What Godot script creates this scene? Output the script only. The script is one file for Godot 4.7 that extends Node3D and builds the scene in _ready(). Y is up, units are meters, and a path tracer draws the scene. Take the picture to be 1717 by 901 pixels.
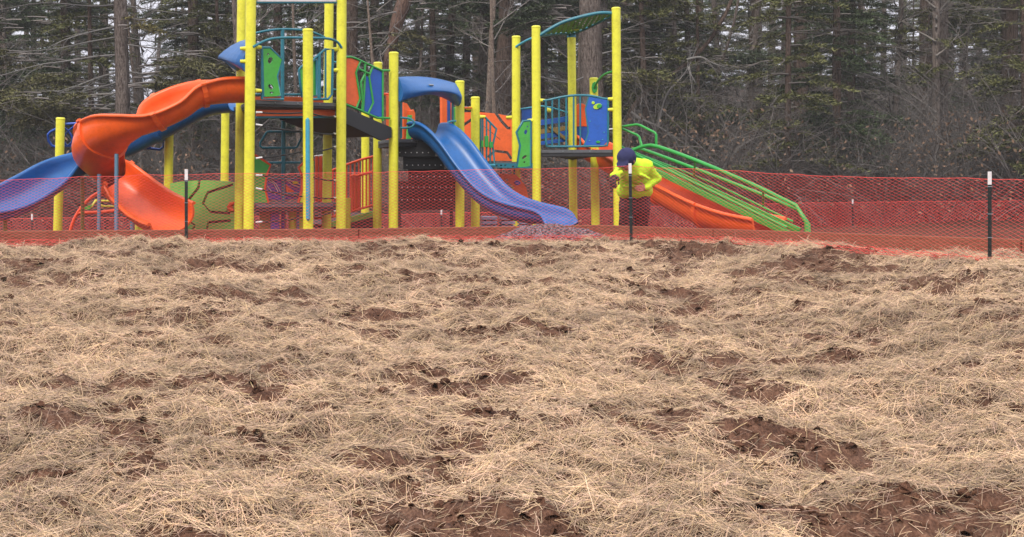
extends Node3D

# ---------------------------------------------------------------- lens
# A pixel of the photograph gives a direction; the distance is always set by what the thing stands on.
const F := 2240.0          # focal length in photograph pixels
const CX := 600.0          # vertical plane through the lens
const HY := 290.0          # horizon row
const EYE := 0.92          # eye height above the play ground

func w(px: float, py: float, d: float) -> Vector3:
	return Vector3((px - CX) * d / F, EYE + (HY - py) * d / F, -d)

# a vertical plane through two posts, as a line on the plan: x and distance of either end
func line(pa: float, da: float, pb: float, db: float) -> Array:
	return [(pa - CX) * da / F, da, (pb - CX) * db / F, db]

func on(px: float, py: float, l: Array, off := 0.0) -> Vector3:
	var k := (px - CX) / F
	var dd: float = l[3] - l[1]
	var dx: float = l[2] - l[0]
	var d: float = (l[0] * dd - l[1] * dx) / (k * dd - dx) - off
	return w(px, py, d)

func ons(pts: Array, l: Array, off := 0.0) -> Array:
	var r := []
	for p in pts:
		r.append(on(p[0], p[1], l, off))
	return r

func plane_normal(l: Array) -> Vector3:
	var t := Vector3(l[2] - l[0], 0, -(l[3] - l[1])).normalized()
	var n := t.cross(Vector3.UP)
	return n if n.z > 0 else -n

# ---------------------------------------------------------------- mesh builder
class MB:
	var v := PackedVector3Array()
	var n := PackedVector3Array()
	var c := PackedColorArray()
	var ix := PackedInt32Array()
	var col := Color.WHITE
	func vert(p: Vector3, nn: Vector3) -> int:
		v.append(p); n.append(nn); c.append(col)
		return v.size() - 1
	func tri(a: Vector3, b: Vector3, d: Vector3) -> void:
		var nn := (d - a).cross(b - a).normalized()
		var k := v.size()
		vert(a, nn); vert(b, nn); vert(d, nn)
		ix.append_array([k, k + 1, k + 2])
	func tri_to(a: Vector3, b: Vector3, d: Vector3, hint: Vector3) -> void:
		if (d - a).cross(b - a).dot(hint) < 0:
			tri(a, d, b)
		else:
			tri(a, b, d)
	func quad_to(a: Vector3, b: Vector3, d: Vector3, e: Vector3, hint: Vector3) -> void:
		tri_to(a, b, d, hint); tri_to(a, d, e, hint)
	# frames: basis x right, y up, z backward along the sweep; profiles: one counterclockwise loop each
	func sweep(frames: Array, profiles: Array, smooth := true, caps := true) -> void:
		var m: int = profiles[0].size()
		if smooth:
			var k0 := v.size()
			for f in frames.size():
				var pr: PackedVector2Array = profiles[f]
				var b: Transform3D = frames[f]
				for j in m:
					var e := (pr[(j + 1) % m] - pr[j]).normalized() + (pr[j] - pr[(j + m - 1) % m]).normalized()
					var nn := (b.basis.x * e.y - b.basis.y * e.x).normalized()
					vert(b.origin + b.basis.x * pr[j].x + b.basis.y * pr[j].y, nn)
			for f in frames.size() - 1:
				for j in m:
					var a := k0 + f * m + j
					var bb := k0 + f * m + (j + 1) % m
					ix.append_array([a, bb, a + m, bb, bb + m, a + m])
		else:
			for f in frames.size() - 1:
				var p0: PackedVector2Array = profiles[f]
				var p1: PackedVector2Array = profiles[f + 1]
				var t0: Transform3D = frames[f]
				var t1: Transform3D = frames[f + 1]
				for j in m:
					var q := (j + 1) % m
					var a := t0 * Vector3(p0[j].x, p0[j].y, 0)
					var b := t0 * Vector3(p0[q].x, p0[q].y, 0)
					var d := t1 * Vector3(p1[q].x, p1[q].y, 0)
					var e := t1 * Vector3(p1[j].x, p1[j].y, 0)
					tri(a, b, e); tri(b, d, e)
		if caps:
			cap(frames[0], profiles[0], frames[0].basis.z)
			cap(frames[-1], profiles[-1], -frames[-1].basis.z)
	func cap(t: Transform3D, pr: PackedVector2Array, hint: Vector3) -> void:
		var id := Geometry2D.triangulate_polygon(pr)
		for k in range(0, id.size(), 3):
			var a := pr[id[k]]
			var b := pr[id[k + 1]]
			var d := pr[id[k + 2]]
			tri_to(t * Vector3(a.x, a.y, 0), t * Vector3(b.x, b.y, 0), t * Vector3(d.x, d.y, 0), hint)
	static func frames_along(pts: Array) -> Array:
		var out := []
		var up := Vector3.UP
		for k in pts.size():
			var a: Vector3 = pts[max(k - 1, 0)]
			var b: Vector3 = pts[min(k + 1, pts.size() - 1)]
			var f := (b - a).normalized()
			if k == 0:
				up = Vector3.UP if abs(f.y) < 0.9 else Vector3.RIGHT
			var x := f.cross(up).normalized()
			up = x.cross(f).normalized()
			out.append(Transform3D(Basis(x, up, -f), pts[k]))
		return out
	static func circle(r: float, sides: int) -> PackedVector2Array:
		var p := PackedVector2Array()
		for j in sides:
			var a := TAU * j / sides
			p.append(Vector2(cos(a), sin(a)) * r)
		return p
	func tube(pts: Array, r, sides := 8, caps := true) -> void:
		var prs := []
		for k in pts.size():
			prs.append(circle(r[k] if r is Array else r, sides))
		sweep(frames_along(pts), prs, true, caps)
	func ring(pts: Array, r: float, sides := 8) -> void:      # a closed loop of tube
		var p := pts.duplicate()
		p.append(pts[0]); p.append(pts[1])
		tube(p, r, sides, false)
	func box(center: Vector3, size: Vector3, basis := Basis.IDENTITY, bev := 0.004) -> void:
		var h := size / 2
		var b: float = min(bev, min(h.x, min(h.y, h.z)) * 0.5)
		var full := PackedVector2Array([Vector2(-h.x, -h.y + b), Vector2(-h.x + b, -h.y), Vector2(h.x - b, -h.y), Vector2(h.x, -h.y + b), Vector2(h.x, h.y - b), Vector2(h.x - b, h.y), Vector2(-h.x + b, h.y), Vector2(-h.x, h.y - b)])
		var small := PackedVector2Array()
		for q in full:
			small.append(Vector2(clamp(q.x, -h.x + b, h.x - b), clamp(q.y, -h.y + b, h.y - b)) * 0.9995)
		var fr := []
		for z in [h.z, h.z - b, -h.z + b, -h.z]:
			fr.append(Transform3D(basis, center + basis.z * z))
		sweep(fr, [small, full, full, small], false, true)
	func beam(a: Vector3, b: Vector3, wide: float, high: float, up := Vector3.UP) -> void:
		var f := (b - a).normalized()
		var x := f.cross(up).normalized()
		box((a + b) / 2, Vector3(wide, high, a.distance_to(b)), Basis(x, x.cross(f), -f))
	# an upright (or any flat) outline with thickness; nrm points at the front
	func prism(pts: Array, nrm: Vector3, thick: float, bev := 0.004) -> void:
		var uu := Vector3.UP.cross(nrm)
		if uu.length() < 0.1:
			uu = Vector3.RIGHT
		uu = uu.normalized()
		var vv := nrm.cross(uu).normalized()
		var o: Vector3 = pts[0]
		var pr := PackedVector2Array()
		for p in pts:
			pr.append(Vector2((p - o).dot(uu), (p - o).dot(vv)))
		if Geometry2D.is_polygon_clockwise(pr):
			pr.reverse()
		var ins := PackedVector2Array()
		var m := pr.size()
		for j in m:
			var e1 := (pr[j] - pr[(j + m - 1) % m]).normalized()
			var e2 := (pr[(j + 1) % m] - pr[j]).normalized()
			var inw := Vector2(-e1.y, e1.x) + Vector2(-e2.y, e2.x)
			ins.append(pr[j] + inw.normalized() * bev)
		var b := Basis(uu, vv, nrm)
		var fr := []
		for z in [thick / 2, thick / 2 - bev, -thick / 2 + bev, -thick / 2]:
			fr.append(Transform3D(b, o + nrm * z))
		sweep(fr, [ins, pr, pr, ins], false, true)
	func lathe(axis: Vector3, up: Vector3, prof: Array, sides := 20) -> void:   # prof: [radius, height] rising
		var f := up.normalized()
		var x := f.cross(Vector3.RIGHT if abs(f.x) < 0.7 else Vector3.FORWARD).normalized()
		var y := x.cross(f).normalized()
		var k0 := v.size()
		for k in prof.size():
			var a: Array = prof[max(k - 1, 0)]
			var b: Array = prof[min(k + 1, prof.size() - 1)]
			var dr: float = b[0] - a[0]
			var dh: float = b[1] - a[1]
			for j in sides:
				var an := TAU * j / sides
				var rd := x * cos(an) + y * sin(an)
				vert(axis + f * prof[k][1] + rd * prof[k][0], (rd * dh - f * dr).normalized())
		for k in prof.size() - 1:
			for j in sides:
				var a := k0 + k * sides + j
				var b := k0 + k * sides + (j + 1) % sides
				ix.append_array([a, b, a + sides, b, b + sides, a + sides])
	func mesh() -> ArrayMesh:
		var a := []
		a.resize(Mesh.ARRAY_MAX)
		a[Mesh.ARRAY_VERTEX] = v; a[Mesh.ARRAY_NORMAL] = n; a[Mesh.ARRAY_COLOR] = c; a[Mesh.ARRAY_INDEX] = ix
		var m := ArrayMesh.new()
		m.add_surface_from_arrays(Mesh.PRIMITIVE_TRIANGLES, a)
		return m

# ---------------------------------------------------------------- scene tree helpers
var used := {}
func numbered(called: String) -> String:
	used[called] = used.get(called, 0) + 1
	return called if used[called] == 1 else "%s_%03d" % [called, used[called] - 1]

func thing(called: String, label: String, category: String, base := Vector3.ZERO, group := "") -> Node3D:
	var o := Node3D.new()
	o.name = numbered(called)
	add_child(o)
	o.position = base
	o.set_meta("label", label); o.set_meta("category", category)
	if group: o.set_meta("group", group)
	return o

func put(called: String, mesh: Mesh, m: Material, parent: Node) -> MeshInstance3D:
	var o := MeshInstance3D.new()
	o.mesh = mesh
	o.material_override = m
	o.cast_shadow = GeometryInstance3D.SHADOW_CASTING_SETTING_ON
	o.name = numbered(called) if parent == self else called
	parent.add_child(o, true)
	if parent is Node3D and parent != self:
		o.position = -at_world(parent)
	return o

func at_world(o: Node) -> Vector3:
	var p := Vector3.ZERO
	while o != null and o != self:
		p += (o as Node3D).position
		o = o.get_parent()
	return p

func part(called: String, b: MB, m: Material, parent: Node) -> MeshInstance3D:
	return put(called, b.mesh(), m, parent)

func structure(o: Node) -> void:
	o.set_meta("kind", "structure")

# a flat board with cut-outs, as a boolean
func cut_board(called: String, outline: Array, cuts: Array, nrm: Vector3, thick: float, m: Material, parent: Node) -> void:
	var uu := Vector3.UP.cross(nrm).normalized()
	var o: Vector3 = outline[0]
	var root := CSGPolygon3D.new()
	root.polygon = flat(outline, o, uu)
	root.depth = thick
	root.material = m
	root.name = called
	for k in cuts:
		var q := CSGPolygon3D.new()
		q.operation = CSGShape3D.OPERATION_SUBTRACTION
		q.polygon = flat(k, o, uu)
		q.depth = thick + 0.04
		q.position.z = 0.02
		q.material = m
		q.name = "cut_out"
		root.add_child(q, true)
	parent.add_child(root, true)
	root.transform = Transform3D(Basis(uu, Vector3.UP, nrm), o - at_world(parent) + nrm * thick / 2)

func flat(pts: Array, o: Vector3, uu: Vector3) -> PackedVector2Array:
	var pr := PackedVector2Array()
	for p in pts:
		pr.append(Vector2((p - o).dot(uu), p.y - o.y))
	if Geometry2D.is_polygon_clockwise(pr):
		pr.reverse()
	return pr

# the outline of a stroke of the given width along a line of pixels
func stroke(pts: Array, wide: float) -> Array:
	var l := []
	var r := []
	for k in pts.size():
		var a := Vector2(pts[max(k - 1, 0)][0], pts[max(k - 1, 0)][1])
		var b := Vector2(pts[min(k + 1, pts.size() - 1)][0], pts[min(k + 1, pts.size() - 1)][1])
		var t := (b - a).normalized()
		var nn := Vector2(-t.y, t.x) * wide / 2
		l.append([pts[k][0] + nn.x, pts[k][1] + nn.y])
		r.push_front([pts[k][0] - nn.x, pts[k][1] - nn.y])
	return l + r

func oval(x: float, y: float, rx: float, ry: float, tilt := 0.0) -> Array:
	var r := []
	for k in 12:
		var a := TAU * k / 12
		var q := Vector2(cos(a) * rx, sin(a) * ry).rotated(tilt)
		r.append([x + q.x, y + q.y])
	return r

# smooth curve through points
func curve(pts: Array, per := 6) -> Array:
	var out := []
	for k in pts.size() - 1:
		var p0: Vector3 = pts[max(k - 1, 0)]
		var p3: Vector3 = pts[min(k + 2, pts.size() - 1)]
		for j in per:
			out.append((pts[k] as Vector3).cubic_interpolate(pts[k + 1], p0, p3, float(j) / per))
	out.append(pts[-1])
	return out

# ---------------------------------------------------------------- materials
var MT := {}
var TX := {}

func noise_pic(seed_: int, freq: float, size: int, oct := 4) -> Image:
	var f := FastNoiseLite.new()
	f.seed = seed_; f.frequency = freq; f.fractal_octaves = oct
	f.noise_type = FastNoiseLite.TYPE_SIMPLEX_SMOOTH
	return f.get_seamless_image(size, size, false, false, 0.15, true)

# ramp of colours over two noises; stretch > 1 draws the grain out along v
func grain_pic(seed_: int, size: int, fa: float, fb: float, cols: Array, mixb := 0.5) -> Array:
	var a := noise_pic(seed_, fa, size)
	var b := noise_pic(seed_ + 9, fb, size, 5)
	var im := Image.create(size, size, false, Image.FORMAT_RGB8)
	var ht := Image.create(size, size, false, Image.FORMAT_L8)
	for y in size:
		for x in size:
			var t: float = a.get_pixel(x, y).r * (1.0 - mixb) + b.get_pixel(x, y).r * mixb
			t = clamp((t - 0.5) * 1.8 + 0.5, 0.0, 1.0)
			var s := t * (cols.size() - 1)
			var k := int(min(s, cols.size() - 2))
			im.set_pixel(x, y, (cols[k] as Color).lerp(cols[k + 1], s - k))
			ht.set_pixel(x, y, Color(t, t, t))
	return [tex(im), tex(ht)]

func tex(im: Image) -> ImageTexture:
	im.generate_mipmaps()
	return ImageTexture.create_from_image(im)

func plastic(c: Color, rough := 0.42, tone := "mottle", sc := 1.3) -> StandardMaterial3D:
	var m := StandardMaterial3D.new()
	m.albedo_color = c
	m.roughness = rough
	m.metallic_specular = 0.5
	m.albedo_texture = TX[tone]
	m.uv1_triplanar = true
	m.uv1_world_triplanar = true
	m.uv1_scale = Vector3.ONE * sc
	return m

func textured(pair: Array, rough: float, sc: Vector3, relief := 0.0, tint := Color.WHITE) -> StandardMaterial3D:
	var m := StandardMaterial3D.new()
	m.albedo_color = tint
	m.albedo_texture = pair[0]
	m.roughness = rough
	m.metallic_specular = 0.2
	m.uv1_triplanar = true
	m.uv1_world_triplanar = true
	m.uv1_scale = sc
	if relief > 0:
		m.heightmap_enabled = true
		m.heightmap_texture = pair[1]
		m.heightmap_scale = relief
	return m

func lin(r: float, g: float, b: float) -> Color:
	return Color(r, g, b).linear_to_srgb()

func make_materials() -> void:
	var p := grain_pic(3, 256, 0.012, 0.06, [Color(0.89, 0.88, 0.87), Color(0.97, 0.97, 0.97), Color(1, 1, 1)], 0.45)
	TX.mottle = p[0]
	MT.yellow = plastic(Color(0.87, 0.86, 0.22), 0.38)
	MT.orange = plastic(Color(0.92, 0.37, 0.10), 0.36)
	MT.orange_metal = plastic(Color(0.90, 0.29, 0.08), 0.4)
	MT.orange_board = plastic(Color(0.90, 0.38, 0.12), 0.5)
	MT.blue = plastic(Color(0.06, 0.36, 0.62), 0.36)
	MT.blue_board = plastic(Color(0.06, 0.33, 0.70), 0.5)
	MT.blue_metal = plastic(Color(0.12, 0.30, 0.68), 0.35)
	MT.teal = plastic(Color(0.10, 0.43, 0.50), 0.35)
	MT.teal_bright = plastic(Color(0.22, 0.60, 0.70), 0.35)
	MT.green_board = plastic(Color(0.27, 0.66, 0.25), 0.5)
	MT.lime_board = plastic(Color(0.46, 0.75, 0.35), 0.55)
	MT.green_metal = plastic(Color(0.16, 0.60, 0.24), 0.36)
	MT.black = plastic(Color(0.055, 0.055, 0.06), 0.6)
	MT.deck = plastic(Color(0.125, 0.125, 0.14), 0.62)
	MT.rope = plastic(Color(0.10, 0.09, 0.09), 0.8)
	MT.chrome = plastic(Color(0.82, 0.82, 0.82), 0.35)
	MT.purple = plastic(Color(0.34, 0.30, 0.66), 0.5)
	MT.white = plastic(Color(0.86, 0.84, 0.84), 0.5)
	MT.grey_steel = plastic(Color(0.50, 0.53, 0.56), 0.45)
	MT.tan_board = plastic(Color(0.55, 0.45, 0.25), 0.6)
	MT.hole = plastic(Color(0.06, 0.06, 0.06), 0.8)
	MT.net = plastic(Color(0.94, 0.31, 0.28), 0.45)
	MT.tpost = plastic(Color(0.055, 0.085, 0.07), 0.55)
	MT.jacket = plastic(Color(0.78, 0.97, 0.12), 0.75)
	MT.trousers = plastic(Color(0.16, 0.11, 0.13), 0.9)
	MT.cap = plastic(Color(0.14, 0.15, 0.32), 0.9)
	MT.skin = plastic(Color(0.66, 0.44, 0.36), 0.55)
	MT.glove = plastic(Color(0.12, 0.10, 0.12), 0.8)
	MT.boot = plastic(Color(0.13, 0.09, 0.07), 0.7)
	var wood := grain_pic(21, 256, 0.02, 0.09, [Color(0.42, 0.31, 0.24), Color(0.58, 0.45, 0.36), Color(0.66, 0.53, 0.44), Color(0.60, 0.46, 0.38)], 0.5)
	MT.timber = textured(wood, 0.85, Vector3(0.5, 5.0, 5.0), 0.3, Color(0.82, 0.70, 0.68))
	var soil := grain_pic(31, 512, 0.02, 0.11, [Color(0.19, 0.13, 0.105), Color(0.31, 0.225, 0.185), Color(0.42, 0.315, 0.26), Color(0.52, 0.40, 0.33)], 0.55)
	MT.soil = textured(soil, 0.97, Vector3.ONE * 0.9, 1.5)
	MT.soil.vertex_color_use_as_albedo = true
	var bark := grain_pic(41, 256, 0.03, 0.10, [Color(0.20, 0.17, 0.155), Color(0.35, 0.31, 0.29), Color(0.48, 0.44, 0.415), Color(0.55, 0.51, 0.48)], 0.45)
	MT.bark = textured(bark, 0.95, Vector3(3.4, 0.55, 3.4), 2.0)
	MT.bark_dark = textured(bark, 0.95, Vector3(3.0, 0.5, 3.0), 2.0, Color(0.84, 0.79, 0.76))
	MT.bark_red = textured(bark, 0.95, Vector3(3.2, 0.6, 3.2), 2.0, Color(0.98, 0.87, 0.82))
	MT.bark_pale = textured(bark, 0.95, Vector3(5.0, 1.4, 5.0), 0.8, Color(1.12, 1.10, 1.06))
	MT.twig = StandardMaterial3D.new()
	MT.twig.vertex_color_use_as_albedo = true
	MT.twig.roughness = 0.95
	MT.needle = StandardMaterial3D.new()
	MT.needle.vertex_color_use_as_albedo = true
	MT.needle.roughness = 0.7
	MT.needle.backlight = Color(0.25, 0.28, 0.12)
	MT.straw = StandardMaterial3D.new()
	MT.straw.vertex_color_use_as_albedo = true
	MT.straw.roughness = 0.75
	MT.straw.backlight = Color(0.2, 0.17, 0.12)
	MT.stone = StandardMaterial3D.new()
	MT.stone.vertex_color_use_as_albedo = true
	MT.stone.roughness = 0.85

func make_camera() -> void:
	var cam := Camera3D.new()
	cam.name = "camera"
	cam.position = Vector3(0, EYE, 0)
	cam.projection = Camera3D.PROJECTION_FRUSTUM
	cam.near = 0.1
	cam.far = 400.0
	cam.size = 901.0 / F * cam.near
	cam.frustum_offset = Vector2(858.5 - CX, HY - 450.5) / F * cam.near
	add_child(cam)
	cam.current = true

func make_light() -> void:
	var env := Environment.new()
	env.background_mode = Environment.BG_SKY
	var sm := ProceduralSkyMaterial.new()
	sm.sky_top_color = Color(0.97, 0.97, 1.0)
	sm.sky_horizon_color = Color(0.66, 0.66, 0.705)
	sm.sky_curve = 0.25
	sm.ground_bottom_color = Color(0.30, 0.25, 0.21)
	sm.ground_horizon_color = Color(0.55, 0.50, 0.47)
	sm.sun_angle_max = 1.0
	sm.energy_multiplier = 1.0
	var sky := Sky.new()
	sky.sky_material = sm
	env.sky = sky
	env.tonemap_mode = Environment.TONE_MAPPER_LINEAR
	env.tonemap_exposure = 1.9
	env.fog_enabled = true
	env.fog_density = 0.0010
	env.fog_light_color = Color(0.86, 0.87, 0.88)
	env.sdfgi_enabled = true
	env.ssao_enabled = true
	env.ssil_enabled = true
	var we := WorldEnvironment.new()
	we.name = "environment"
	we.environment = env
	add_child(we)
	var sun := DirectionalLight3D.new()
	sun.name = "sun"
	sun.light_energy = 0.5
	sun.light_angular_distance = 18.0
	sun.light_color = Color(1.0, 0.97, 0.93)
	sun.shadow_enabled = true
	sun.rotation_degrees = Vector3(-44, -30, 0)
	add_child(sun)

func _ready() -> void:
	make_camera()
	make_light()
	make_materials()
	make_ground()
	make_border()
	make_play()
	make_person()
	make_fences()
	make_forest()
	make_straw()

# ---------------------------------------------------------------- ground
const BORDER := [[-9.0, 13.55], [-3.836, 14.32], [0.0, 14.95], [2.85, 15.96], [3.96, 14.80], [6.2, 12.45], [9.5, 9.1], [14.0, 4.5]]
func border_d(x: float) -> float:
	var b := BORDER
	if x <= b[0][0]: return b[0][1] + (x - b[0][0]) * 0.15
	for k in b.size() - 1:
		if x <= b[k + 1][0]:
			return lerp(b[k][1], b[k + 1][1], (x - b[k][0]) / (b[k + 1][0] - b[k][0]))
	return b[-1][1]

var gn: FastNoiseLite
func ground_y(x: float, d: float) -> float:
	var bd := border_d(x)
	var y := 0.0
	if d < bd:
		var s := bd - d
		y = 0.145 - 0.090 * max(s - 0.6, 0.0)
		y = max(y, -0.85)
	elif d > 21.5:
		var t: float = clamp((d - 21.5) / 6.0, 0.0, 1.0)
		y = -(0.58 - 0.03 * x) * t * t * (3 - 2 * t)
		if d > 33.0:
			y += pow((d - 33.0) / 60.0, 1.3) * 4.2
	return y

func make_ground() -> void:
	gn = FastNoiseLite.new()
	gn.seed = 5; gn.frequency = 0.9; gn.fractal_octaves = 4
	# the wide sheet
	var xs := []
	var ds := []
	var q := -110.0
	while q <= 110.0:
		xs.append(q)
		q += 0.55 if abs(q) < 16 else 3.0
	q = -30.0
	while q < 150.0:
		ds.append(q)
		q += 0.3 if q > 2.0 and q < 36.0 else 2.5
	var mb := MB.new()
	for d in ds:
		for x in xs:
			var y := ground_y(x, d)
			if d < border_d(x) + 0.1 and x > -9.5 and x < 10.5:
				y -= 0.16
			if d > 24: y += gn.get_noise_2d(x * 0.4, d * 0.4) * 0.25
			var dirt: float = clamp((d - 22.0) / 6.0, 0.0, 1.0)
			var g := gn.get_noise_2d(x * 0.7 + 40, d * 0.7) * 0.25
			mb.col = Color(0.95, 0.72, 0.66).lerp(Color(0.55, 0.52, 0.50), dirt) * (1.0 + g)
			mb.vert(Vector3(x, y, -d), Vector3.UP)
	grid_index(mb, xs.size(), ds.size())
	var o := part("ground", mb, MT.soil, self)
	structure(o)
	# the bank of loose soil in front, with clods
	var near := MB.new()
	var nx := 540
	var nd := 300
	for j in nd:
		for i in nx:
			var x := -6.0 + 14.5 * i / (nx - 1)
			var bd := border_d(x)
			var t := float(j) / (nd - 1)
			var d: float = lerp(3.6, bd + 0.03, pow(t, 0.8))
			near.col = bank_tone(x, d)
			near.vert(Vector3(x, bank_y(x, d), -d), Vector3.UP)
	grid_index(near, nx, nd)
	o = part("earth_bank", near, MT.soil, self)
	structure(o)

func bank_tone(x: float, d: float) -> Color:
	var g := gn.get_noise_2d(x * 1.1 + 9, d * 1.6)
	var k := gn.get_noise_2d(x * 5.0, d * 7.0 + 30)
	return Color(1.0, 0.93, 0.88) * (0.95 + g * 0.35 + k * 0.2)

func bank_y(x: float, d: float) -> float:
	var s := border_d(x) - d
	var fade: float = clamp(s / 0.5, 0.15, 1.0)
	var y := ground_y(x, d) + gn.get_noise_2d(x * 0.5, d * 0.7) * 0.13 * fade
	y += gn.get_noise_2d(x * 2.6 + 50, d * 3.4) * 0.075 * fade
	var c := gn.get_noise_2d(x * 8.0 + 11, d * 9.0)
	y += c * 0.03 * fade
	# a low ridge of turned earth by the right-hand stake
	y += 0.075 * exp(-pow((x - 3.5) / 0.55, 2)) * exp(-pow((s - 0.8) / 0.35, 2)) * (0.9 + 0.5 * c)
	return y

func grid_index(mb: MB, nx: int, ny: int) -> void:
	for j in ny:
		for i in nx:
			var a := mb.v[j * nx + max(i - 1, 0)]
			var b := mb.v[j * nx + min(i + 1, nx - 1)]
			var c := mb.v[max(j - 1, 0) * nx + i]
			var e := mb.v[min(j + 1, ny - 1) * nx + i]
			mb.n[j * nx + i] = (b - a).cross(e - c).normalized()
	for j in ny - 1:
		for i in nx - 1:
			var k := j * nx + i
			# rows run away from the lens, columns to the right
			mb.ix.append_array([k, k + nx, k + 1, k + 1, k + nx, k + nx + 1])

func make_border() -> void:
	var t := thing("timber_edging", "weathered timber boards edging the play area behind the red mesh", "edging", Vector3(0, 0, -14.95))
	var rng := RandomNumberGenerator.new()
	rng.seed = 8
	for k in BORDER.size() - 2:
		var a := Vector3(BORDER[k][0], 0, -BORDER[k][1])
		var b := Vector3(BORDER[k + 1][0], 0, -BORDER[k + 1][1])
		var n: int = max(1, int(round(a.distance_to(b) / 3.4)))
		for j in n:
			var p := a.lerp(b, float(j) / n)
			var q := a.lerp(b, float(j + 1) / n)
			var dir := (q - p).normalized()
			var mb := MB.new()
			var top := 0.298 + rng.randf_range(-0.004, 0.004)
			for r in 2:
				var y: float = top - 0.07 - r * 0.1435
				mb = MB.new()
				var sh := 0.0 if r == 0 else 0.006
				mb.beam(p + dir * 0.004 + Vector3(0, y, sh), q - dir * 0.004 + Vector3(0, y, sh), 0.09, 0.14)
				part("plank", mb, MT.timber, t)
	# gravel heap spilling over the edging
	var rng2 := RandomNumberGenerator.new()
	rng2.seed = 77
	var st := MB.new()
	var pts := []
	for k in 10:
		pts.append(Vector3(rng2.randf_range(-1, 1), rng2.randf_range(-1, 1), rng2.randf_range(-1, 1)).normalized() * rng2.randf_range(0.75, 1.1))
	var ico := [[0, 1, 2]]
	# a chipped stone: an octahedron pushed about
	var oc := [Vector3(1, 0.2, 0), Vector3(-1.1, 0, 0.1), Vector3(0.1, 0.75, 0), Vector3(0, -0.7, 0.1), Vector3(0.2, 0, 0.9), Vector3(-0.1, 0.1, -0.8)]
	for f in [[0, 2, 4], [4, 2, 1], [1, 2, 5], [5, 2, 0], [0, 3, 4], [4, 3, 1], [1, 3, 5], [5, 3, 0]]:
		st.tri_to(oc[f[0]], oc[f[1]], oc[f[2]], oc[f[0]] + oc[f[1]] + oc[f[2]])
	var mm := MultiMesh.new()
	mm.transform_format = MultiMesh.TRANSFORM_3D
	mm.use_colors = true
	mm.mesh = st.mesh()
	var cx := 2.20
	var cd := 15.62
	var tr := []
	for k in 3800:
		var a := rng2.randf() * TAU
		var r := sqrt(rng2.randf())
		var ex := cos(a) * r
		var ed := sin(a) * r
		var x := cx + ex * 0.74
		var d := cd + ed * 0.34
		var hgt: float = pow(max(0.0, 1.0 - r * r), 0.75) * 0.155
		var y: float = 0.135 + hgt * (1.0 + gn.get_noise_2d(x * 3, d * 3) * 0.4) - rng2.randf() * 0.015
		tr.append(Transform3D(Basis.from_euler(Vector3(rng2.randf() * 6, rng2.randf() * 6, rng2.randf() * 6)).scaled(Vector3.ONE * rng2.randf_range(0.012, 0.027)), Vector3(x, y, -d)))
	mm.instance_count = tr.size()
	for k in tr.size():
		mm.set_instance_transform(k, tr[k])
		var g := rng2.randf_range(0.04, 0.22)
		mm.set_instance_color(k, Color(g * 1.05, g * 0.88, g * 0.98))
	var heap := thing("gravel_heap", "heap of loose purplish grey gravel spilling over the timber edging", "gravel", Vector3(cx, 0.1, -cd))
	heap.set_meta("kind", "stuff")
	var core := MB.new()
	var prof := []
	for k in 7:
		var r := 1.0 - k / 6.0
		prof.append([max(r * 0.5, 0.001), pow(max(0.0, 1.0 - r * r), 0.75) * 0.138])
	core.lathe(Vector3(cx, 0.12, -cd), Vector3.UP, prof, 24)
	core.col = Color(0.2, 0.18, 0.19)
	for k in core.c.size(): core.c[k] = Color(0.2, 0.18, 0.19)
	for k in core.v.size():
		var p := core.v[k]
		core.v[k] = Vector3(cx + (p.x - cx) * 1.38, p.y, -cd + (p.z + cd) * 0.62)
	part("packed_core", core, MT.stone, heap)
	var mi := MultiMeshInstance3D.new()
	mi.multimesh = mm
	mi.material_override = MT.stone
	mi.name = "stones"
	mi.set_meta("kind", "stuff")
	heap.add_child(mi)
	mi.position = -heap.position

# ---------------------------------------------------------------- playground builders
func post(parent: Node, pxt: float, pyt: float, pxb: float, d: float, r := 0.0635, called := "post") -> MeshInstance3D:
	var top := w(pxt, pyt, d)
	var low := w(pxb, 380, d)
	var f := (top - low).normalized()
	var foot := low + f * ((-0.06 - low.y) / f.y)
	var h := foot.distance_to(top)
	var mb := MB.new()
	mb.lathe(foot, f, [[0.001, 0.0], [r, 0.001], [r, 0.002], [r, h - 0.035], [r, h - 0.034], [r * 1.045, h - 0.033], [r * 1.045, h - 0.018], [r * 0.97, h - 0.007], [r * 0.75, h - 0.001], [0.001, h]], 22)
	return part(called, mb, MT.yellow, parent)

func clamp_at(parent: Node, p: Vector3, toward: Vector3) -> void:
	var mb := MB.new()
	mb.tube([p, p + toward.normalized() * 0.035, p + toward.normalized() * 0.085], [0.03, 0.026, 0.02], 8)
	part("clamp", mb, MT.yellow, parent)

func pipe(called: String, pts: Array, r: float, m: Material, parent: Node, smooth := 0) -> MeshInstance3D:
	var mb := MB.new()
	mb.tube(curve(pts, smooth) if smooth > 0 else pts, r, 8)
	return part(called, mb, m, parent)

func loop(called: String, pts: Array, r: float, m: Material, parent: Node) -> MeshInstance3D:
	var mb := MB.new()
	mb.ring(pts, r, 8)
	return part(called, mb, m, parent)

func board(called: String, pts: Array, nrm: Vector3, thick: float, m: Material, parent: Node) -> MeshInstance3D:
	var mb := MB.new()
	mb.prism(pts, nrm, thick)
	return part(called, mb, m, parent)

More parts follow.
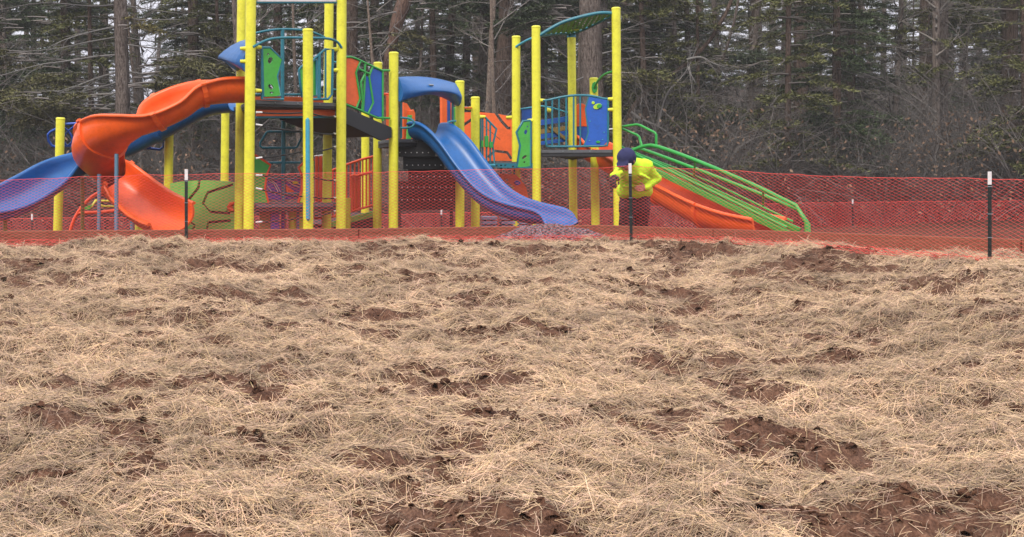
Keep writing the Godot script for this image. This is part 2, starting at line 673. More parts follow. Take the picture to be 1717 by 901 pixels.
# a moulded chute: stations of [px, py, distance, bank, width, wall]
func chute(called: String, st: Array, m: Material, parent: Node, joints := []) -> MeshInstance3D:
	var pos := []
	var ex := []
	for s in st:
		pos.append(w(s[0], s[1], s[2]))
		ex.append(Vector3(s[3], s[4], s[5]))
	var mb := MB.new()
	var pp := curve(pos, 8)
	var ee := curve(ex, 8)
	var frames := []
	var prof := []
	for k in pp.size():
		var a: Vector3 = pp[max(k - 1, 0)]
		var b: Vector3 = pp[min(k + 1, pp.size() - 1)]
		var f := (b - a).normalized()
		var x := f.cross(Vector3.UP).normalized()
		var y := x.cross(f).normalized()
		var e: Vector3 = ee[k]
		var xb := x * cos(e.x) + y * sin(e.x)
		var yb := y * cos(e.x) - x * sin(e.x)
		frames.append(Transform3D(Basis(xb, yb, -f), pp[k]))
		prof.append(chute_profile(e.y, e.z, 0.022))
	mb.sweep(frames, prof, true, true)
	var o := part(called, mb, m, parent)
	for j in joints:          # raised bolted flanges where two mouldings meet
		var fb := MB.new()
		var i: int = clamp(int(j * (pp.size() - 1)), 1, pp.size() - 2)
		var t: Transform3D = frames[i]
		var e: Vector3 = ee[i]
		var big := chute_profile(e.y + 0.05, e.z + 0.022, 0.03, -0.015)
		fb.sweep([t.translated(t.basis.z * 0.03), t.translated(t.basis.z * -0.03)], [big, big], false, true)
		part("joint_flange", fb, m, o)
	return o

func chute_profile(wd: float, h: float, t: float, drop := 0.0) -> PackedVector2Array:
	var p := PackedVector2Array()
	var n := 14
	var inner := []
	for i in n + 1:
		var a := PI + PI * i / n
		var cx := cos(a)
		var sy: float = max(-sin(a), 0.0)
		inner.append(Vector2(sign(cx) * pow(abs(cx), 0.75) * wd / 2, h * (1.0 - pow(sy, 0.85))))
	p.append(Vector2(-wd / 2 - 0.055, h - 0.02))
	for q in inner:
		p.append(Vector2(q.x * (1.0 + 2 * t / wd), q.y - t if q.y < h * 0.6 else q.y - t))
	p.append(Vector2(wd / 2 + 0.055, h - 0.02))
	p.append(Vector2(wd / 2 + 0.06, h + 0.005))
	p.append(Vector2(wd / 2 + 0.03, h + 0.025))
	inner.reverse()
	for q in inner:
		p.append(q)
	p.append(Vector2(-wd / 2 - 0.03, h + 0.025))
	p.append(Vector2(-wd / 2 - 0.06, h + 0.005))
	for k in p.size():
		p[k].y += drop
	return p

# a moulded hood bridging two posts; it bulges out to the right of the way from a to b
func hood(a: Vector3, b: Vector3, proj: float, hh: float, lift: float, m: Material, parent: Node) -> MeshInstance3D:
	var f := (b - a).normalized()
	var x := f.cross(Vector3.UP).normalized()
	var frames := []
	var prof := []
	for k in 19:
		var u := k / 18.0
		var s := sin(PI * u)
		frames.append(Transform3D(Basis(x, x.cross(f), -f), a.lerp(b, u) + Vector3(0, lift * pow(s, 0.8), 0)))
		var pr: float = proj * (0.3 + 0.7 * pow(s, 0.7))
		var h: float = hh
		var under: float = 1.12 - 0.55 * s
		var poly := PackedVector2Array()
		for q in [[-0.06, -0.7 * under], [0.15, -0.95 * under], [0.45, -1.0 * under], [0.75, -0.85 * under], [0.95, -0.62 * under], [1.0, -0.42], [0.96, -0.2], [0.8, 0.12], [0.5, 0.58], [0.2, 0.9], [0.04, 1.0], [-0.06, 0.95]]:
			poly.append(Vector2(q[0] * pr, q[1] * h))
		prof.append(poly)
	var mb := MB.new()
	mb.sweep(frames, prof, true, true)
	return part("hood", mb, m, parent)

# deck slab over a plan of [px, distance] corners at height y
func deck(parent: Node, plan: Array, y: float, thick: float, called := "deck") -> void:
	var top := MB.new()
	var pts := []
	for q in plan:
		pts.append(Vector3((q[0] - CX) * q[1] / F, y - thick / 2, -q[1]))
	top.prism(pts, Vector3.UP, thick, 0.006)
	var o := part(called, top, MT.deck, parent)
	# folded steel lip, proud of the slab
	var n := pts.size()
	for k in n:
		var a: Vector3 = pts[k]
		var b: Vector3 = pts[(k + 1) % n]
		var dir := (b - a).normalized()
		var mid := Vector3.ZERO
		for p in pts: mid += p / n
		var out := dir.cross(Vector3.UP)
		if out.dot(a - mid) < 0: out = -out
		var lip := MB.new()
		lip.beam(a + out * 0.006 + dir * 0.07 + Vector3(0, thick / 2 - 0.022, 0), b + out * 0.006 - dir * 0.07 + Vector3(0, thick / 2 - 0.022, 0), 0.012, 0.046)
		var lo := part("lip", lip, MT.lip, o)
		var nb := int(a.distance_to(b) / 0.3)
		for i in range(1, nb):
			var bolt := MB.new()
			var c := a.lerp(b, float(i) / nb) + out * 0.012 + Vector3(0, thick / 2 - 0.02, 0)
			bolt.tube([c, c + out * 0.008], 0.009, 6)
			part("bolt", bolt, MT.grey_steel, o)

func rope(parent: Node, a: Vector3, b: Vector3, ends := true) -> void:
	var mid := (a + b) / 2 + Vector3(0, -0.012, 0)
	var o := pipe("rope", [a, a.lerp(mid, 0.5) + Vector3(0, -0.004, 0), mid, b.lerp(mid, 0.5) + Vector3(0, -0.004, 0), b], 0.0095, MT.rope, parent)
	if ends:
		for q in [[a, b]]:
			var dir: Vector3 = (q[1] - q[0]).normalized()
			pipe("ferrule", [q[0] - dir * 0.01, q[0] + dir * 0.07], 0.012, MT.chrome, o)

func make_play() -> void:
	MT.lip = plastic(Color(0.33, 0.34, 0.36), 0.5)
	MT.pole = plastic(Color(0.33, 0.47, 0.56), 0.45)
	MT.olive_pole = plastic(Color(0.50, 0.52, 0.20), 0.5)
	MT.slat = plastic(Color(0.55, 0.60, 0.70), 0.6)
	MT.core = plastic(Color(0.26, 0.17, 0.14), 0.6)
	MT.ramp = plastic(Color(0.20, 0.42, 0.16), 0.6)
	MT.lime_mark = plastic(Color(0.66, 0.80, 0.16), 0.5)
	tall_tower()
	rope_climber()
	spine_climber()
	spiral_slide()
	left_blue_slide()
	overhead_loops()
	arch_climber()
	maze_panel()
	low_stage()
	ramp_bridge()
	middle_platform()
	wide_slide()
	black_steps()
	stair_rail()
	corner_platform()
	right_tower()
	green_ramp()
	orange_chute()
	plank_stacks()

func plank_stacks() -> void:
	for q in [[819, 25, 363, "stack of pale grey-blue slats beside the short yellow post"], [850, 23, 363, "stack of pale grey-blue slats below the orange face board"], [880, 20, 370, "lowest stack of pale slats, tucked under the wide slide"]]:
		var d := 18.6
		var t := thing("slat_stack", q[3], "slats", w(q[0], 402, d) * Vector3(1, 0, 1), "slat stacks under the corner platform")
		var wd: float = q[1] * d / F
		var y := w(0, q[2], d).y
		while y > 0.05:
			var mb := MB.new()
			mb.box(Vector3(w(q[0], 0, d).x, y - 0.022, -d), Vector3(wd, 0.044, 0.35))
			part("slat", mb, MT.slat, t)
			y -= 0.062
		for s in [-1, 1]:
			var mb := MB.new()
			mb.box(Vector3(w(q[0], 0, d).x + s * wd * 0.3, w(0, q[2], d).y / 2 - 0.02, -d), Vector3(0.03, w(0, q[2], d).y - 0.03, 0.25))
			part("batten", mb, MT.deck, t)

func tall_tower() -> void:
	var t := thing("tall_play_tower", "tallest play tower with four yellow posts, black deck and blue hood", "play tower", Vector3(-0.86, 0, -17.3))
	post(t, 421.5, -95, 416.5, 16.2)
	post(t, 406.5, -88, 400.5, 17.6)
	post(t, 573, -90, 571.3, 17.0)
	post(t, 552.5, -84, 547.5, 18.3)
	post(t, 377.5, 182, 375.5, 21.0)
	deck(t, [[421, 16.25], [571, 17.05], [551, 18.3], [404, 17.6]], 1.808, 0.078)
	var beam := MB.new()
	beam.beam(w(377.5, 184, 20.95), w(404, 182, 17.7), 0.06, 0.05)
	part("deck_brace", beam, MT.deck, t)
	var front := line(421, 16.2, 571, 17.0)
	var back := line(404, 17.6, 551, 18.3)
	var nf := plane_normal(front)
	# arched guard rails
	var ra := pipe("arched_rail", ons([[424, 79], [430, 75.5], [444, 68.5], [460, 64.3], [484, 63.2], [508, 63.6], [540, 64], [556, 66], [566, 71], [572.5, 80]], front, 0.07), 0.0165, MT.teal, t, 3)
	pipe("arched_rail", ons([[404, 64], [420, 58], [445, 52], [470, 49.2], [502, 50], [525, 54.5], [544, 62.5], [552, 66]], back, 0.0), 0.0165, MT.teal, t, 3)
	pipe("rail_stay", ons([[473.5, 50], [473.5, 165]], back, 0.0), 0.026, MT.teal, t)
	# shield-shaped panel, left
	var pl := [[438.6, 80], [452, 80], [473, 100], [464.5, 128], [470.5, 161], [441, 162.5]]
	var cuts := []
	for h in [[452.3, 101.3, 4.0, 5.6, 0.35], [448.8, 91, 1.7, 2.4, -0.4], [453.4, 145.8, 5.6, 3.6, 0.7], [454.5, 155.3, 3.4, 1.6, 0.0]]:
		cuts.append(ons(oval(h[0], h[1], h[2], h[3], h[4]), front))
	cut_board("shield_panel", ons(pl, front), cuts, nf, 0.02, MT.green_board, t)
	loop("panel_frame", ons(pl, front), 0.017, MT.teal, t)
	pipe("panel_stile", ons([[439, 80], [439, 166], [475, 167]], front, 0.0), 0.017, MT.teal, t)
	# barred panel, right
	pipe("panel_frame", ons([[513, 167], [520, 112], [525, 100], [545, 82.6], [558, 82.6], [556.5, 158], [550, 166], [513, 167]], front), 0.0165, MT.teal, t)
	pipe("bar", ons([[535, 91], [535, 166]], front), 0.024, MT.teal, t)
	pipe("bar", ons([[545.5, 83], [545.5, 166]], front), 0.014, MT.teal, t)
	var bp := ons([[501, 117], [505, 112], [530, 100], [531, 160], [506, 162], [503, 140]], back)
	board("shield_panel", bp, nf, 0.02, MT.green_board, t)
	loop("panel_frame", bp, 0.017, MT.teal, t)
	# low orange kick board along the far edge of the deck
	board("kick_board", ons([[424, 162], [552, 162.5], [552, 172], [424, 171]], back, -0.09), nf, 0.02, MT.orange_board, t)
	pipe("kick_rail", ons([[424, 158.5], [552, 159]], back, -0.09), 0.016, MT.teal, t)
	board("hanging_board", ons([[430, 184], [562, 184], [562, 194.5], [430, 195]], front, -0.22), nf, 0.02, MT.orange_board, t)
	pipe("kick_rail", ons([[428, 197], [563, 196.5]], front, -0.22), 0.014, MT.teal, t)
	for y in [104, 150]:
		pipe("rung", ons([[558, y], [573, y + 1]], front, -0.3), 0.011, MT.teal_bright, t)
	for q in [[430, 79], [430, 152]]:
		clamp_at(t, on(427, q[1], front, 0.0), Vector3(1, 0, -0.5))
	for q in [83, 118]:
		clamp_at(t, on(566, q, front, 0.0), Vector3(-1, 0, 0.5))
	# name board overhead, its lower edge just in view
	var sign_l := line(421, 16.2, 571, 17.0)
	board("name_board", ons([[431, -46], [563, -46], [563, 3], [431, 3]], sign_l), nf, 0.03, MT.white, t)
	pipe("board_edge", ons([[429, 4.2], [564, 4.2]], sign_l), 0.014, MT.teal, t)
	# hood over the spiral slide
	var a := w(405, 97, 17.6)
	var b := w(421, 97, 16.2)
	hood(a, b, 0.36, 0.17, 0.06, MT.blue, t)
	for y in [81.5, 103]:
		clamp_at(t, w(414, y, 16.2), Vector3(-1, 0, 0.1))

func rope_climber() -> void:
	var t := thing("rope_climber", "black rope climbing net strung around a single yellow post", "climber", w(516, 414, 16.3) * Vector3(1, 0, 1))
	post(t, 516, 48, 516.5, 16.3)
	# turquoise grip on the face of the post
	var g := MB.new()
	var a := w(515.5, 199, 16.215)
	var b := w(516.3, 369, 16.215)
	g.tube([a + Vector3(0, 0, -0.03), a + Vector3(0, -0.015, 0.0), a.lerp(b, 0.5), b + Vector3(0, 0.015, 0), b + Vector3(0, 0, -0.03)], [0.015, 0.027, 0.027, 0.027, 0.015], 10)
	part("grip_tube", g, MT.teal_bright, t)
	for q in [[430, 188.5, 507, 189], [430, 209, 507, 220.5], [430, 265.5, 507, 254], [430, 294, 507, 296.5], [430, 316, 507, 330], [430, 373, 507, 365]]:
		rope(t, w(q[0], q[1], 16.2), w(q[2], q[3], 16.3))
	for q in [[524.5, 191, 563, 196], [524.5, 222, 563, 224.5], [524.5, 254.5, 563, 246], [524.5, 297.5, 563, 303], [524.5, 331, 563, 332], [524.5, 362, 563, 354]]:
		rope(t, w(q[2], q[3], 17.0), w(q[0], q[1], 16.3))

func spine_climber() -> void:
	var t := thing("loop_ladder", "teal climbing pole with angular loop rungs under the tall deck", "ladder", w(475, 400, 18.0) * Vector3(1, 0, 1))
	pipe("spine", [w(475, 190, 18.0), w(475, 300, 18.0), w(475, 412, 18.0)], 0.029, MT.teal, t)
	pipe("head_bar", [w(430, 197, 18.0), w(475, 196, 18.0), w(548, 195, 18.0)], 0.014, MT.teal, t)
	for dy in [0.0, 52.0, 104.0]:
		var p := []
		for q in [[449, 221], [502, 220.5], [506.5, 224], [506.5, 229], [498, 246.5], [494, 248], [440, 248], [436, 245], [436, 240], [446, 223]]:
			p.append(w(q[0], q[1] + dy, 18.0 - 0.1 * (q[1] - 221) / 27.0))
		loop("loop_rung", p, 0.016, MT.teal, t)

func spiral_slide() -> void:
	var t := thing("curved_slide", "orange curved open slide turning back beneath the tallest tower", "slide", Vector3(-3.1, 0, -17.3))
	chute("chute", [[409, 170, 16.9, 0.0, 0.56, 0.27], [372, 171, 16.85, 0.02, 0.56, 0.27], [336, 177, 16.8, 0.16, 0.56, 0.27], [302, 195, 16.75, 0.4, 0.58, 0.28],
		[264, 213, 16.75, 0.4, 0.6, 0.29], [224, 231, 16.8, 0.05, 0.6, 0.3], [186, 247, 16.95, -0.25, 0.62, 0.32], [154, 268, 17.3, -0.42, 0.62, 0.33],
		[148, 288, 17.75, -0.5, 0.62, 0.33], [174, 309, 18.05, -0.5, 0.6, 0.31], [208, 333, 18.0, -0.48, 0.58, 0.29], [242, 358, 17.75, -0.48, 0.58, 0.28], [272, 378, 17.4, -0.45, 0.6, 0.27], [296, 388, 17.1, -0.4, 0.62, 0.25]],
		MT.orange, t, [0.135, 0.29, 0.5, 0.73])
	for q in [[195, 258, 16.75], [166, 292, 17.4]]:
		pipe("support_pole", [w(q[0], q[1], q[2]), w(q[0] - 0.5, 420, q[2])], 0.026, MT.pole, t)

func left_blue_slide() -> void:
	var t := thing("blue_chute_slide", "long blue chute slide running down behind the orange curved slide", "slide", Vector3(-3.3, 0, -18.0))
	chute("chute", [[392, 186, 18.5, 0.0, 0.44, 0.22], [350, 192, 18.6, 0.0, 0.44, 0.22], [300, 217, 18.6, 0.0, 0.44, 0.24], [250, 244, 18.6, 0.0, 0.44, 0.24], [200, 266, 18.5, 0.0, 0.44, 0.24], [150, 285, 18.3, 0.05, 0.44, 0.24],
		[100, 306, 18.0, 0.3, 0.46, 0.23], [52, 334, 17.5, 0.42, 0.48, 0.22], [4, 357, 17.0, 0.4, 0.5, 0.2], [-46, 368, 16.6, 0.3, 0.52, 0.17]], MT.blue, t, [0.3, 0.56])
	pipe("support_pole", [w(138, 298, 18.35), w(138, 405, 18.35)], 0.027, MT.olive_pole, t)
	pipe("support_pole", [w(8, 362, 17.05), w(8, 416, 17.05)], 0.027, MT.olive_pole, t)

func overhead_loops() -> void:
	var t := thing("overhead_loop_climber", "blue tubular loop climber hung between two short yellow posts", "climber", Vector3(-3.4, 0, -18.9))
	post(t, 101, 197, 96.5, 18.8)
	post(t, 283.5, 178, 281, 18.8)
	var top := []
	for q in [[80, 226], [84, 221], [92, 217], [110, 208], [140, 206], [180, 207], [230, 212], [262, 222], [274, 238], [274, 246], [268, 251], [250, 249], [200, 249], [130, 245], [112, 245], [94, 247], [86, 244], [81, 236]]:
		top.append(w(q[0], q[1], 18.9 + (q[1] - 226) * 0.004))
	loop("outer_hoop", top, 0.0185, MT.blue_metal, t)
	for q in [[[108, 214], [117, 224], [121, 236], [113, 245]], [[128, 208], [110, 224], [106, 236], [112, 245]], [[127, 207.5], [139, 213], [146, 224], [140, 246]], [[152, 207], [164, 214], [172, 226], [170, 247]], [[196, 209], [188, 226], [194, 248]], [[230, 212], [220, 230], [224, 249]], [[256, 220], [246, 234], [252, 249]]]:
		var p := []
		for e in q: p.append(w(e[0], e[1], 18.9 + (e[1] - 226) * 0.004))
		pipe("inner_rung", p, 0.015, MT.blue_metal, t, 4)

func arch_climber() -> void:
	var t := thing("arched_bench_climber", "low orange tubular arch with yellow cross bars behind the curved slide", "climber", Vector3(-3.6, 0, -19.6))
	post(t, 233.5, 312, 233, 19.9)
	var d := 19.5
	var a := []
	for q in [[113, 412], [118, 385], [127, 362], [142, 341], [160, 326], [178, 319.5], [196, 319], [212, 323.5], [224, 331], [232, 334]]: a.append(w(q[0], q[1], d))
	pipe("arch_tube", a, 0.026, MT.orange_metal, t, 3)
	pipe("seat_rail", [w(131, 357.5, d), w(170, 356, d), w(222, 350, d + 0.1)], 0.026, MT.orange_metal, t)
	pipe("cross_bar", [w(158, 336.5, d + 0.2), w(222, 338.5, d + 0.2)], 0.015, MT.yellow, t)
	pipe("cross_bar", [w(168, 346, d + 0.2), w(222, 347, d + 0.2)], 0.015, MT.yellow, t)
	pipe("bracket", [w(152, 348, d), w(160, 336.5, d + 0.2), w(166, 342, d + 0.2), w(172, 346, d + 0.2)], 0.017, MT.yellow, t)
	pipe("upright", [w(221, 330, d + 0.2), w(221, 410, d + 0.2)], 0.026, MT.pole, t)
	board("leaf_tab", [w(141, 349, d), w(148, 344, d), w(154, 344, d), w(150, 352, d), w(143, 352, d)], Vector3.BACK, 0.03, MT.green_board, t)

func maze_panel() -> void:
	var t := thing("maze_panel", "lime green play panel with crooked cut-out slots", "play panel", Vector3(-2.1, 0, -18.2))
	var l := line(286, 18.55, 399, 17.8)
	var out := [[286, 308], [300, 305], [318, 303.3], [345, 302.5], [372, 303.5], [396, 306], [396, 405], [286, 405]]
	var cuts := []
	cuts.append(ons(stroke([[335.5, 300], [333.5, 315], [316, 336.5]], 4.6), l))
	cuts.append(ons(stroke([[391.5, 309.5], [349, 323], [341, 342], [352.5, 355.5], [387, 358]], 4.6), l))
	cuts.append(ons(stroke([[347.5, 386], [350, 373], [388, 370]], 4.4), l))
	cuts.append(ons(stroke([[317, 371], [327, 378], [323, 388]], 4.4), l))
	cuts.append(ons(stroke([[384, 348], [379.5, 356.5]], 2.6), l))
	cut_board("panel_board", ons(out, l), cuts, plane_normal(l), 0.03, MT.lime_board, t)
	board("routed_core", ons([[287.5, 310], [300, 307], [318, 305.3], [345, 304.5], [372, 305.5], [394.5, 308], [394.5, 403], [287.5, 403]], l, -0.026), plane_normal(l), 0.012, MT.core, t)
	for px in [289, 393]:
		var mb := MB.new()
		var q := on(px, 340, l, -0.075)
		mb.beam(Vector3(q.x, -0.02, q.z), Vector3(q.x, q.y + 0.2, q.z), 0.05, 0.05, Vector3.BACK)
		part("panel_leg", mb, MT.lime_board, t)
	var mb := MB.new()
	mb.tube(ons([[392.5, 340], [387, 343], [384.5, 347], [387, 352], [392, 353]], l, 0.05), [0.015, 0.035, 0.04, 0.035, 0.015], 8)
	part("turning_knob", mb, MT.orange, t)

func low_stage() -> void:
	var t := thing("low_stage", "low dark deck with framed activity panels beneath the tall tower", "platform", Vector3(-0.8, 0, -17.8))
	deck(t, [[421, 17.2], [566, 17.7], [556, 18.9], [410, 18.4]], 0.515, 0.1)
	var l := line(424, 17.6, 560, 18.1)
	var n := plane_normal(l)
	var lp := ons([[424, 259], [431, 262.5], [453, 277], [447, 292], [443.5, 315], [449.5, 340], [424, 340]], l)
	board("side_panel", lp, n, 0.02, MT.green_board, t)
	pipe("panel_edge", lp.slice(0, 6), 0.019, MT.orange_metal, t)
	var rp := ons([[526, 340], [500, 340], [506, 318], [507, 296], [500.5, 281], [512, 270], [526, 268]], l)
	board("side_panel", rp, n, 0.02, MT.yellow, t)
	pipe("panel_edge", rp.slice(1, 7), 0.019, MT.orange_metal, t)
	# the purple picture panel between them
	board("picture_panel", ons([[448, 298], [504, 298], [503, 332], [470, 336], [447, 334]], l, -0.25), n, 0.02, MT.purple, t)
	board("picture_cone", ons([[479, 310], [493, 321], [491, 325.5], [480, 324]], l, -0.2), n, 0.02, MT.orange, t)
	board("picture_dot", ons(oval(495, 306.5, 5, 2.4), l, -0.2), n, 0.012, MT.yellow, t)
	for q in [[[450, 303], [459, 308], [466, 322]], [[453, 300], [463, 309], [470, 322]], [[482, 302], [494, 305], [503, 310]], [[478, 300], [490, 310], [502, 314]], [[448, 312], [454, 320], [462, 326]], [[470, 327], [486, 328], [502, 326]]]:
		pipe("picture_line", ons(q, l, -0.225), 0.006, MT.white, t)
	pipe("panel_rail", ons([[447, 298], [505, 298]], l, -0.25), 0.016, MT.grey_steel, t)
	# what stands under the stage
	board("under_panel", ons([[435, 354], [453, 354], [453, 405], [435, 405]], l, 0.1), n, 0.02, MT.tan_board, t)
	board("under_panel", ons([[453.5, 354], [468, 354], [468, 405], [453.5, 405]], l, 0.12), n, 0.02, MT.purple, t)
	for px in [491, 503]:
		pipe("under_leg", [on(px, 354, l), on(px, 412, l)], 0.05, MT.yellow, t)
	board("under_panel", ons([[484, 354], [507, 354], [507, 405], [484, 405]], l, -0.2), n, 0.02, MT.yellow, t)
	pipe("under_pole", [on(474, 354, l), on(474, 412, l)], 0.025, MT.purple, t)
	pipe("under_pole", [on(499, 354, l, 0.1), on(499, 412, l, 0.1)], 0.022, MT.pole, t)
	# orange gate on the right of the stage
	for px in [531, 537.5]:
		pipe("gate_bar", [w(px, 262, 18.6), w(px, 352, 18.6)], 0.024, MT.orange_metal, t)
	pipe("gate_bar", [w(527, 262.5, 18.6), w(541, 261, 18.6)], 0.014, MT.white, t)
	pipe("gate_bar", [w(541, 302, 18.6), w(541, 395, 18.6)], 0.018, MT.orange_metal, t)
	pipe("gate_bar", [w(526, 366, 18.6), w(541, 366, 18.6)], 0.02, MT.orange_metal, t)

func ramp_bridge() -> void:
	var t := thing("sloping_bridge", "sloping black bridge with orange and blue side panels in green frame", "bridge", Vector3(0.15, 0, -17.4))
	post(t, 612.5, 168, 612, 20.8)
	var l := line(571, 17.0, 660, 17.8)
	var n := plane_normal(l)
	board("side_beam", ons([[577, 180.5], [655, 214], [655, 231], [638, 236], [577, 207]], l, 0.03), n, 0.04, MT.deck, t)
	var tread := MB.new()
	var a := on(577, 192, l, 0.0)
	var b := on(655, 224, l, 0.0)
	var back := -n * 1.15
	tread.quad_to(a, b, b + back, a + back, Vector3.UP)
	tread.quad_to(a + Vector3.DOWN * 0.04, b + Vector3.DOWN * 0.04, b + back + Vector3.DOWN * 0.04, a + back + Vector3.DOWN * 0.04, Vector3.DOWN)
	tread.quad_to(a + back, b + back, b + back + Vector3.DOWN * 0.04, a + back + Vector3.DOWN * 0.04, -n)
	part("walkway", tread, MT.deck, t)
	board("side_panel", ons([[580, 97], [593, 97.5], [602.5, 104.5], [595.5, 121], [602.5, 165], [597, 179.5], [580, 173]], l), n, 0.02, MT.orange_board, t)
	board("side_panel", ons([[624.5, 112], [640, 119], [640, 198], [617.5, 190.5], [625, 172], [619, 128]], l), n, 0.02, MT.blue_board, t)
	board("side_panel", ons([[613, 127], [618, 130], [624, 172], [616.5, 190], [610.5, 186]], l), n, 0.018, MT.blue_board, t)
	for q in [[[577, 95.5], [588, 95.5], [596, 98], [640, 118.3], [653, 118.3]], [[577, 174], [598, 182.5], [632, 197.8], [653, 198.3]], [[604.5, 102], [596.5, 121.5], [603.5, 165], [597.5, 181]], [[612, 107], [611, 145], [608.5, 187]], [[611, 126], [605, 138], [608, 168], [606.5, 186]], [[625, 111], [618.7, 128], [625.5, 172], [617, 191]], [[641.5, 119], [641.5, 203]], [[602, 116], [620, 124.5]]]:
		pipe("frame_bar", ons(q, l, 0.02), 0.0155, MT.green_metal, t)

func middle_platform() -> void:
	var t := thing("middle_platform", "mid-height platform under a blue hood at the wide slide's top", "platform", Vector3(0.85, 0, -18.6))
	post(t, 660, 87, 659.5, 17.8)
	post(t, 633.5, 104, 632.3, 19.4)
	post(t, 771, 135, 771, 18.8)
	deck(t, [[660, 17.85], [771, 18.85], [742, 20.2], [634, 19.3]], 1.375, 0.1)
	hood(w(667, 149, 17.8) + Vector3(0, 0.0, 0), w(765, 159, 18.8), 0.3, 0.155, 0.045, MT.blue, t)
	var badge := MB.new()
	badge.box(w(723, 142.5, 17.985), Vector3(0.075, 0.022, 0.02), Basis.from_euler(Vector3(-0.7, 0.6, 0)))
	part("badge", badge, MT.grey_steel, t)
	# teal grab loops at either side of the slide mouth
	pipe("grab_loop", [w(671, 197.5, 17.85), w(684, 198.5, 17.8), w(692, 202, 17.75), w(694.5, 207, 17.75), w(690, 213, 17.75), w(684, 214.5, 17.8), w(671, 214.5, 17.85)], 0.015, MT.teal, t, 3)
	pipe("grab_loop", [w(764, 203, 18.7), w(754, 204, 18.6), w(748, 209, 18.55), w(748, 216, 18.5)], 0.015, MT.teal_bright, t, 3)
	pipe("mouth_post", [w(672.5, 166, 17.95), w(672.5, 232, 17.95)], 0.017, MT.teal, t)
	pipe("mouth_post", [w(759, 170, 18.7), w(759, 222, 18.7)], 0.017, MT.teal, t)
	# tall boards at the back
	var l := line(634, 19.4, 745, 20.2)
	var n := plane_normal(l)
	board("back_board", ons([[675, 172], [681, 174], [687, 184], [685, 240], [674, 240]], l), n, 0.05, MT.orange_board, t)
	board("back_board", ons([[685, 186], [692, 184], [694.5, 190], [694, 240], [685.5, 240]], l, 0.06), n, 0.05, MT.orange_board, t)
	board("back_board", ons([[684, 193], [690, 193], [688, 240], [681, 240]], l, 0.12), n, 0.03, MT.green_board, t)
	board("back_board", ons([[739, 158], [748, 160], [748, 232], [739.5, 232]], l, 0.08), n, 0.05, MT.orange_board, t)
	board("back_board", ons([[748.5, 166], [754, 168], [754, 232], [748.5, 232]], l), n, 0.03, MT.blue_board, t)
	board("back_board", ons([[754.5, 172], [757.5, 173], [757.5, 232], [754.5, 232]], l), n, 0.03, MT.orange_board, t)
	board("back_board", ons([[759, 182], [766, 178], [766, 232], [759, 232]], l, 0.05), n, 0.03, MT.green_board, t)
	pipe("back_rail", [w(640, 158, 19.5), w(655, 158, 19.6)], 0.02, MT.orange_metal, t)
	board("back_board", [w(647, 160, 19.55), w(652, 160, 19.55), w(652, 240, 19.55), w(647, 240, 19.55)], Vector3.BACK, 0.05, MT.orange_board, t)

func wide_slide() -> void:
	var t := thing("wide_slide", "wide bright blue slide coming down from the hooded middle platform", "slide", Vector3(1.8, 0, -17.5))
	var s0 := Vector3((716 - CX) * 18.3 / F, 0, -18.3)
	var dir := Vector3(0.735, 0, 0.678).normalized()
	var st := []
	for q in [[-0.05, 1.385, 0.2], [0.12, 1.345, 0.24], [0.36, 1.17, 0.24], [0.68, 0.84, 0.23], [1.0, 0.56, 0.22], [1.3, 0.40, 0.215], [1.6, 0.32, 0.21], [1.85, 0.29, 0.195], [2.0, 0.285, 0.175], [2.1, 0.275, 0.15], [2.16, 0.268, 0.115], [2.2, 0.26, 0.06], [2.215, 0.25, 0.03]]:
		var p: Vector3 = s0 + dir * q[0] + dir.cross(Vector3.UP) * 0.05
		p.y = q[1]
		var d := -p.z
		st.append([p.x * F / d + CX, HY - (p.y - EYE) * F / d, d, 0.0, 0.62, q[2]])
	chute("chute", st, MT.blue, t)
	var fo: Vector3 = s0 + dir * 1.85
	for s in [-0.22, 0.22]:
		var side: Vector3 = dir.cross(Vector3.UP) * s
		pipe("exit_leg", [Vector3(fo.x, 0.28, fo.z) + side, Vector3(fo.x, -0.05, fo.z) + side], 0.024, MT.grey_steel, t)

func black_steps() -> void:
	var t := thing("perforated_steps", "black riveted metal steps beneath the middle platform", "steps", Vector3(1.0, 0, -19.2))
	# risers lapped one over the other, each with a row of bright rivets
	var rows := [[233, 263, 664, 730, 18.2, 256], [262, 284, 676, 745, 18.35, 277], [283, 305, 684, 765, 18.5, 296], [304, 326, 668, 768, 18.9, 314], [325, 352, 668, 768, 19.1, 335]]
	for r in rows:
		var d: float = r[4]
		var x0: float = w(r[2], 0, d).x
		var x1: float = w(r[3], 0, d).x
		var y0: float = w(0, r[0], d).y
		var y1: float = w(0, r[1], d).y
		var mb := MB.new()
		mb.box(Vector3((x0 + x1) / 2, (y0 + y1) / 2, -d), Vector3(x1 - x0, y0 - y1, 0.025))
		var o := part("riser", mb, MT.black, t)
		var x := x0 + 0.05
		while x < x1 - 0.03:
			var rv := MB.new()
			var c := Vector3(x, w(0, r[5], d).y, -d + 0.012)
			rv.tube([c, c + Vector3(0, 0, 0.008)], 0.0085, 6)
			part("rivet", rv, MT.chrome, o)
			x += 0.078
		mb = MB.new()
		mb.box(Vector3((x0 + x1) / 2, y0 - 0.014, -d - 0.12), Vector3(x1 - x0, 0.024, 0.2))
		part("tread", mb, MT.black, t)
	for px in [669.5, 757]:
		var mb := MB.new()
		mb.beam(w(px, 340, 19.25), w(px, 405, 19.25), 0.05, 0.05, Vector3.BACK)
		part("step_leg", mb, MT.deck, t)

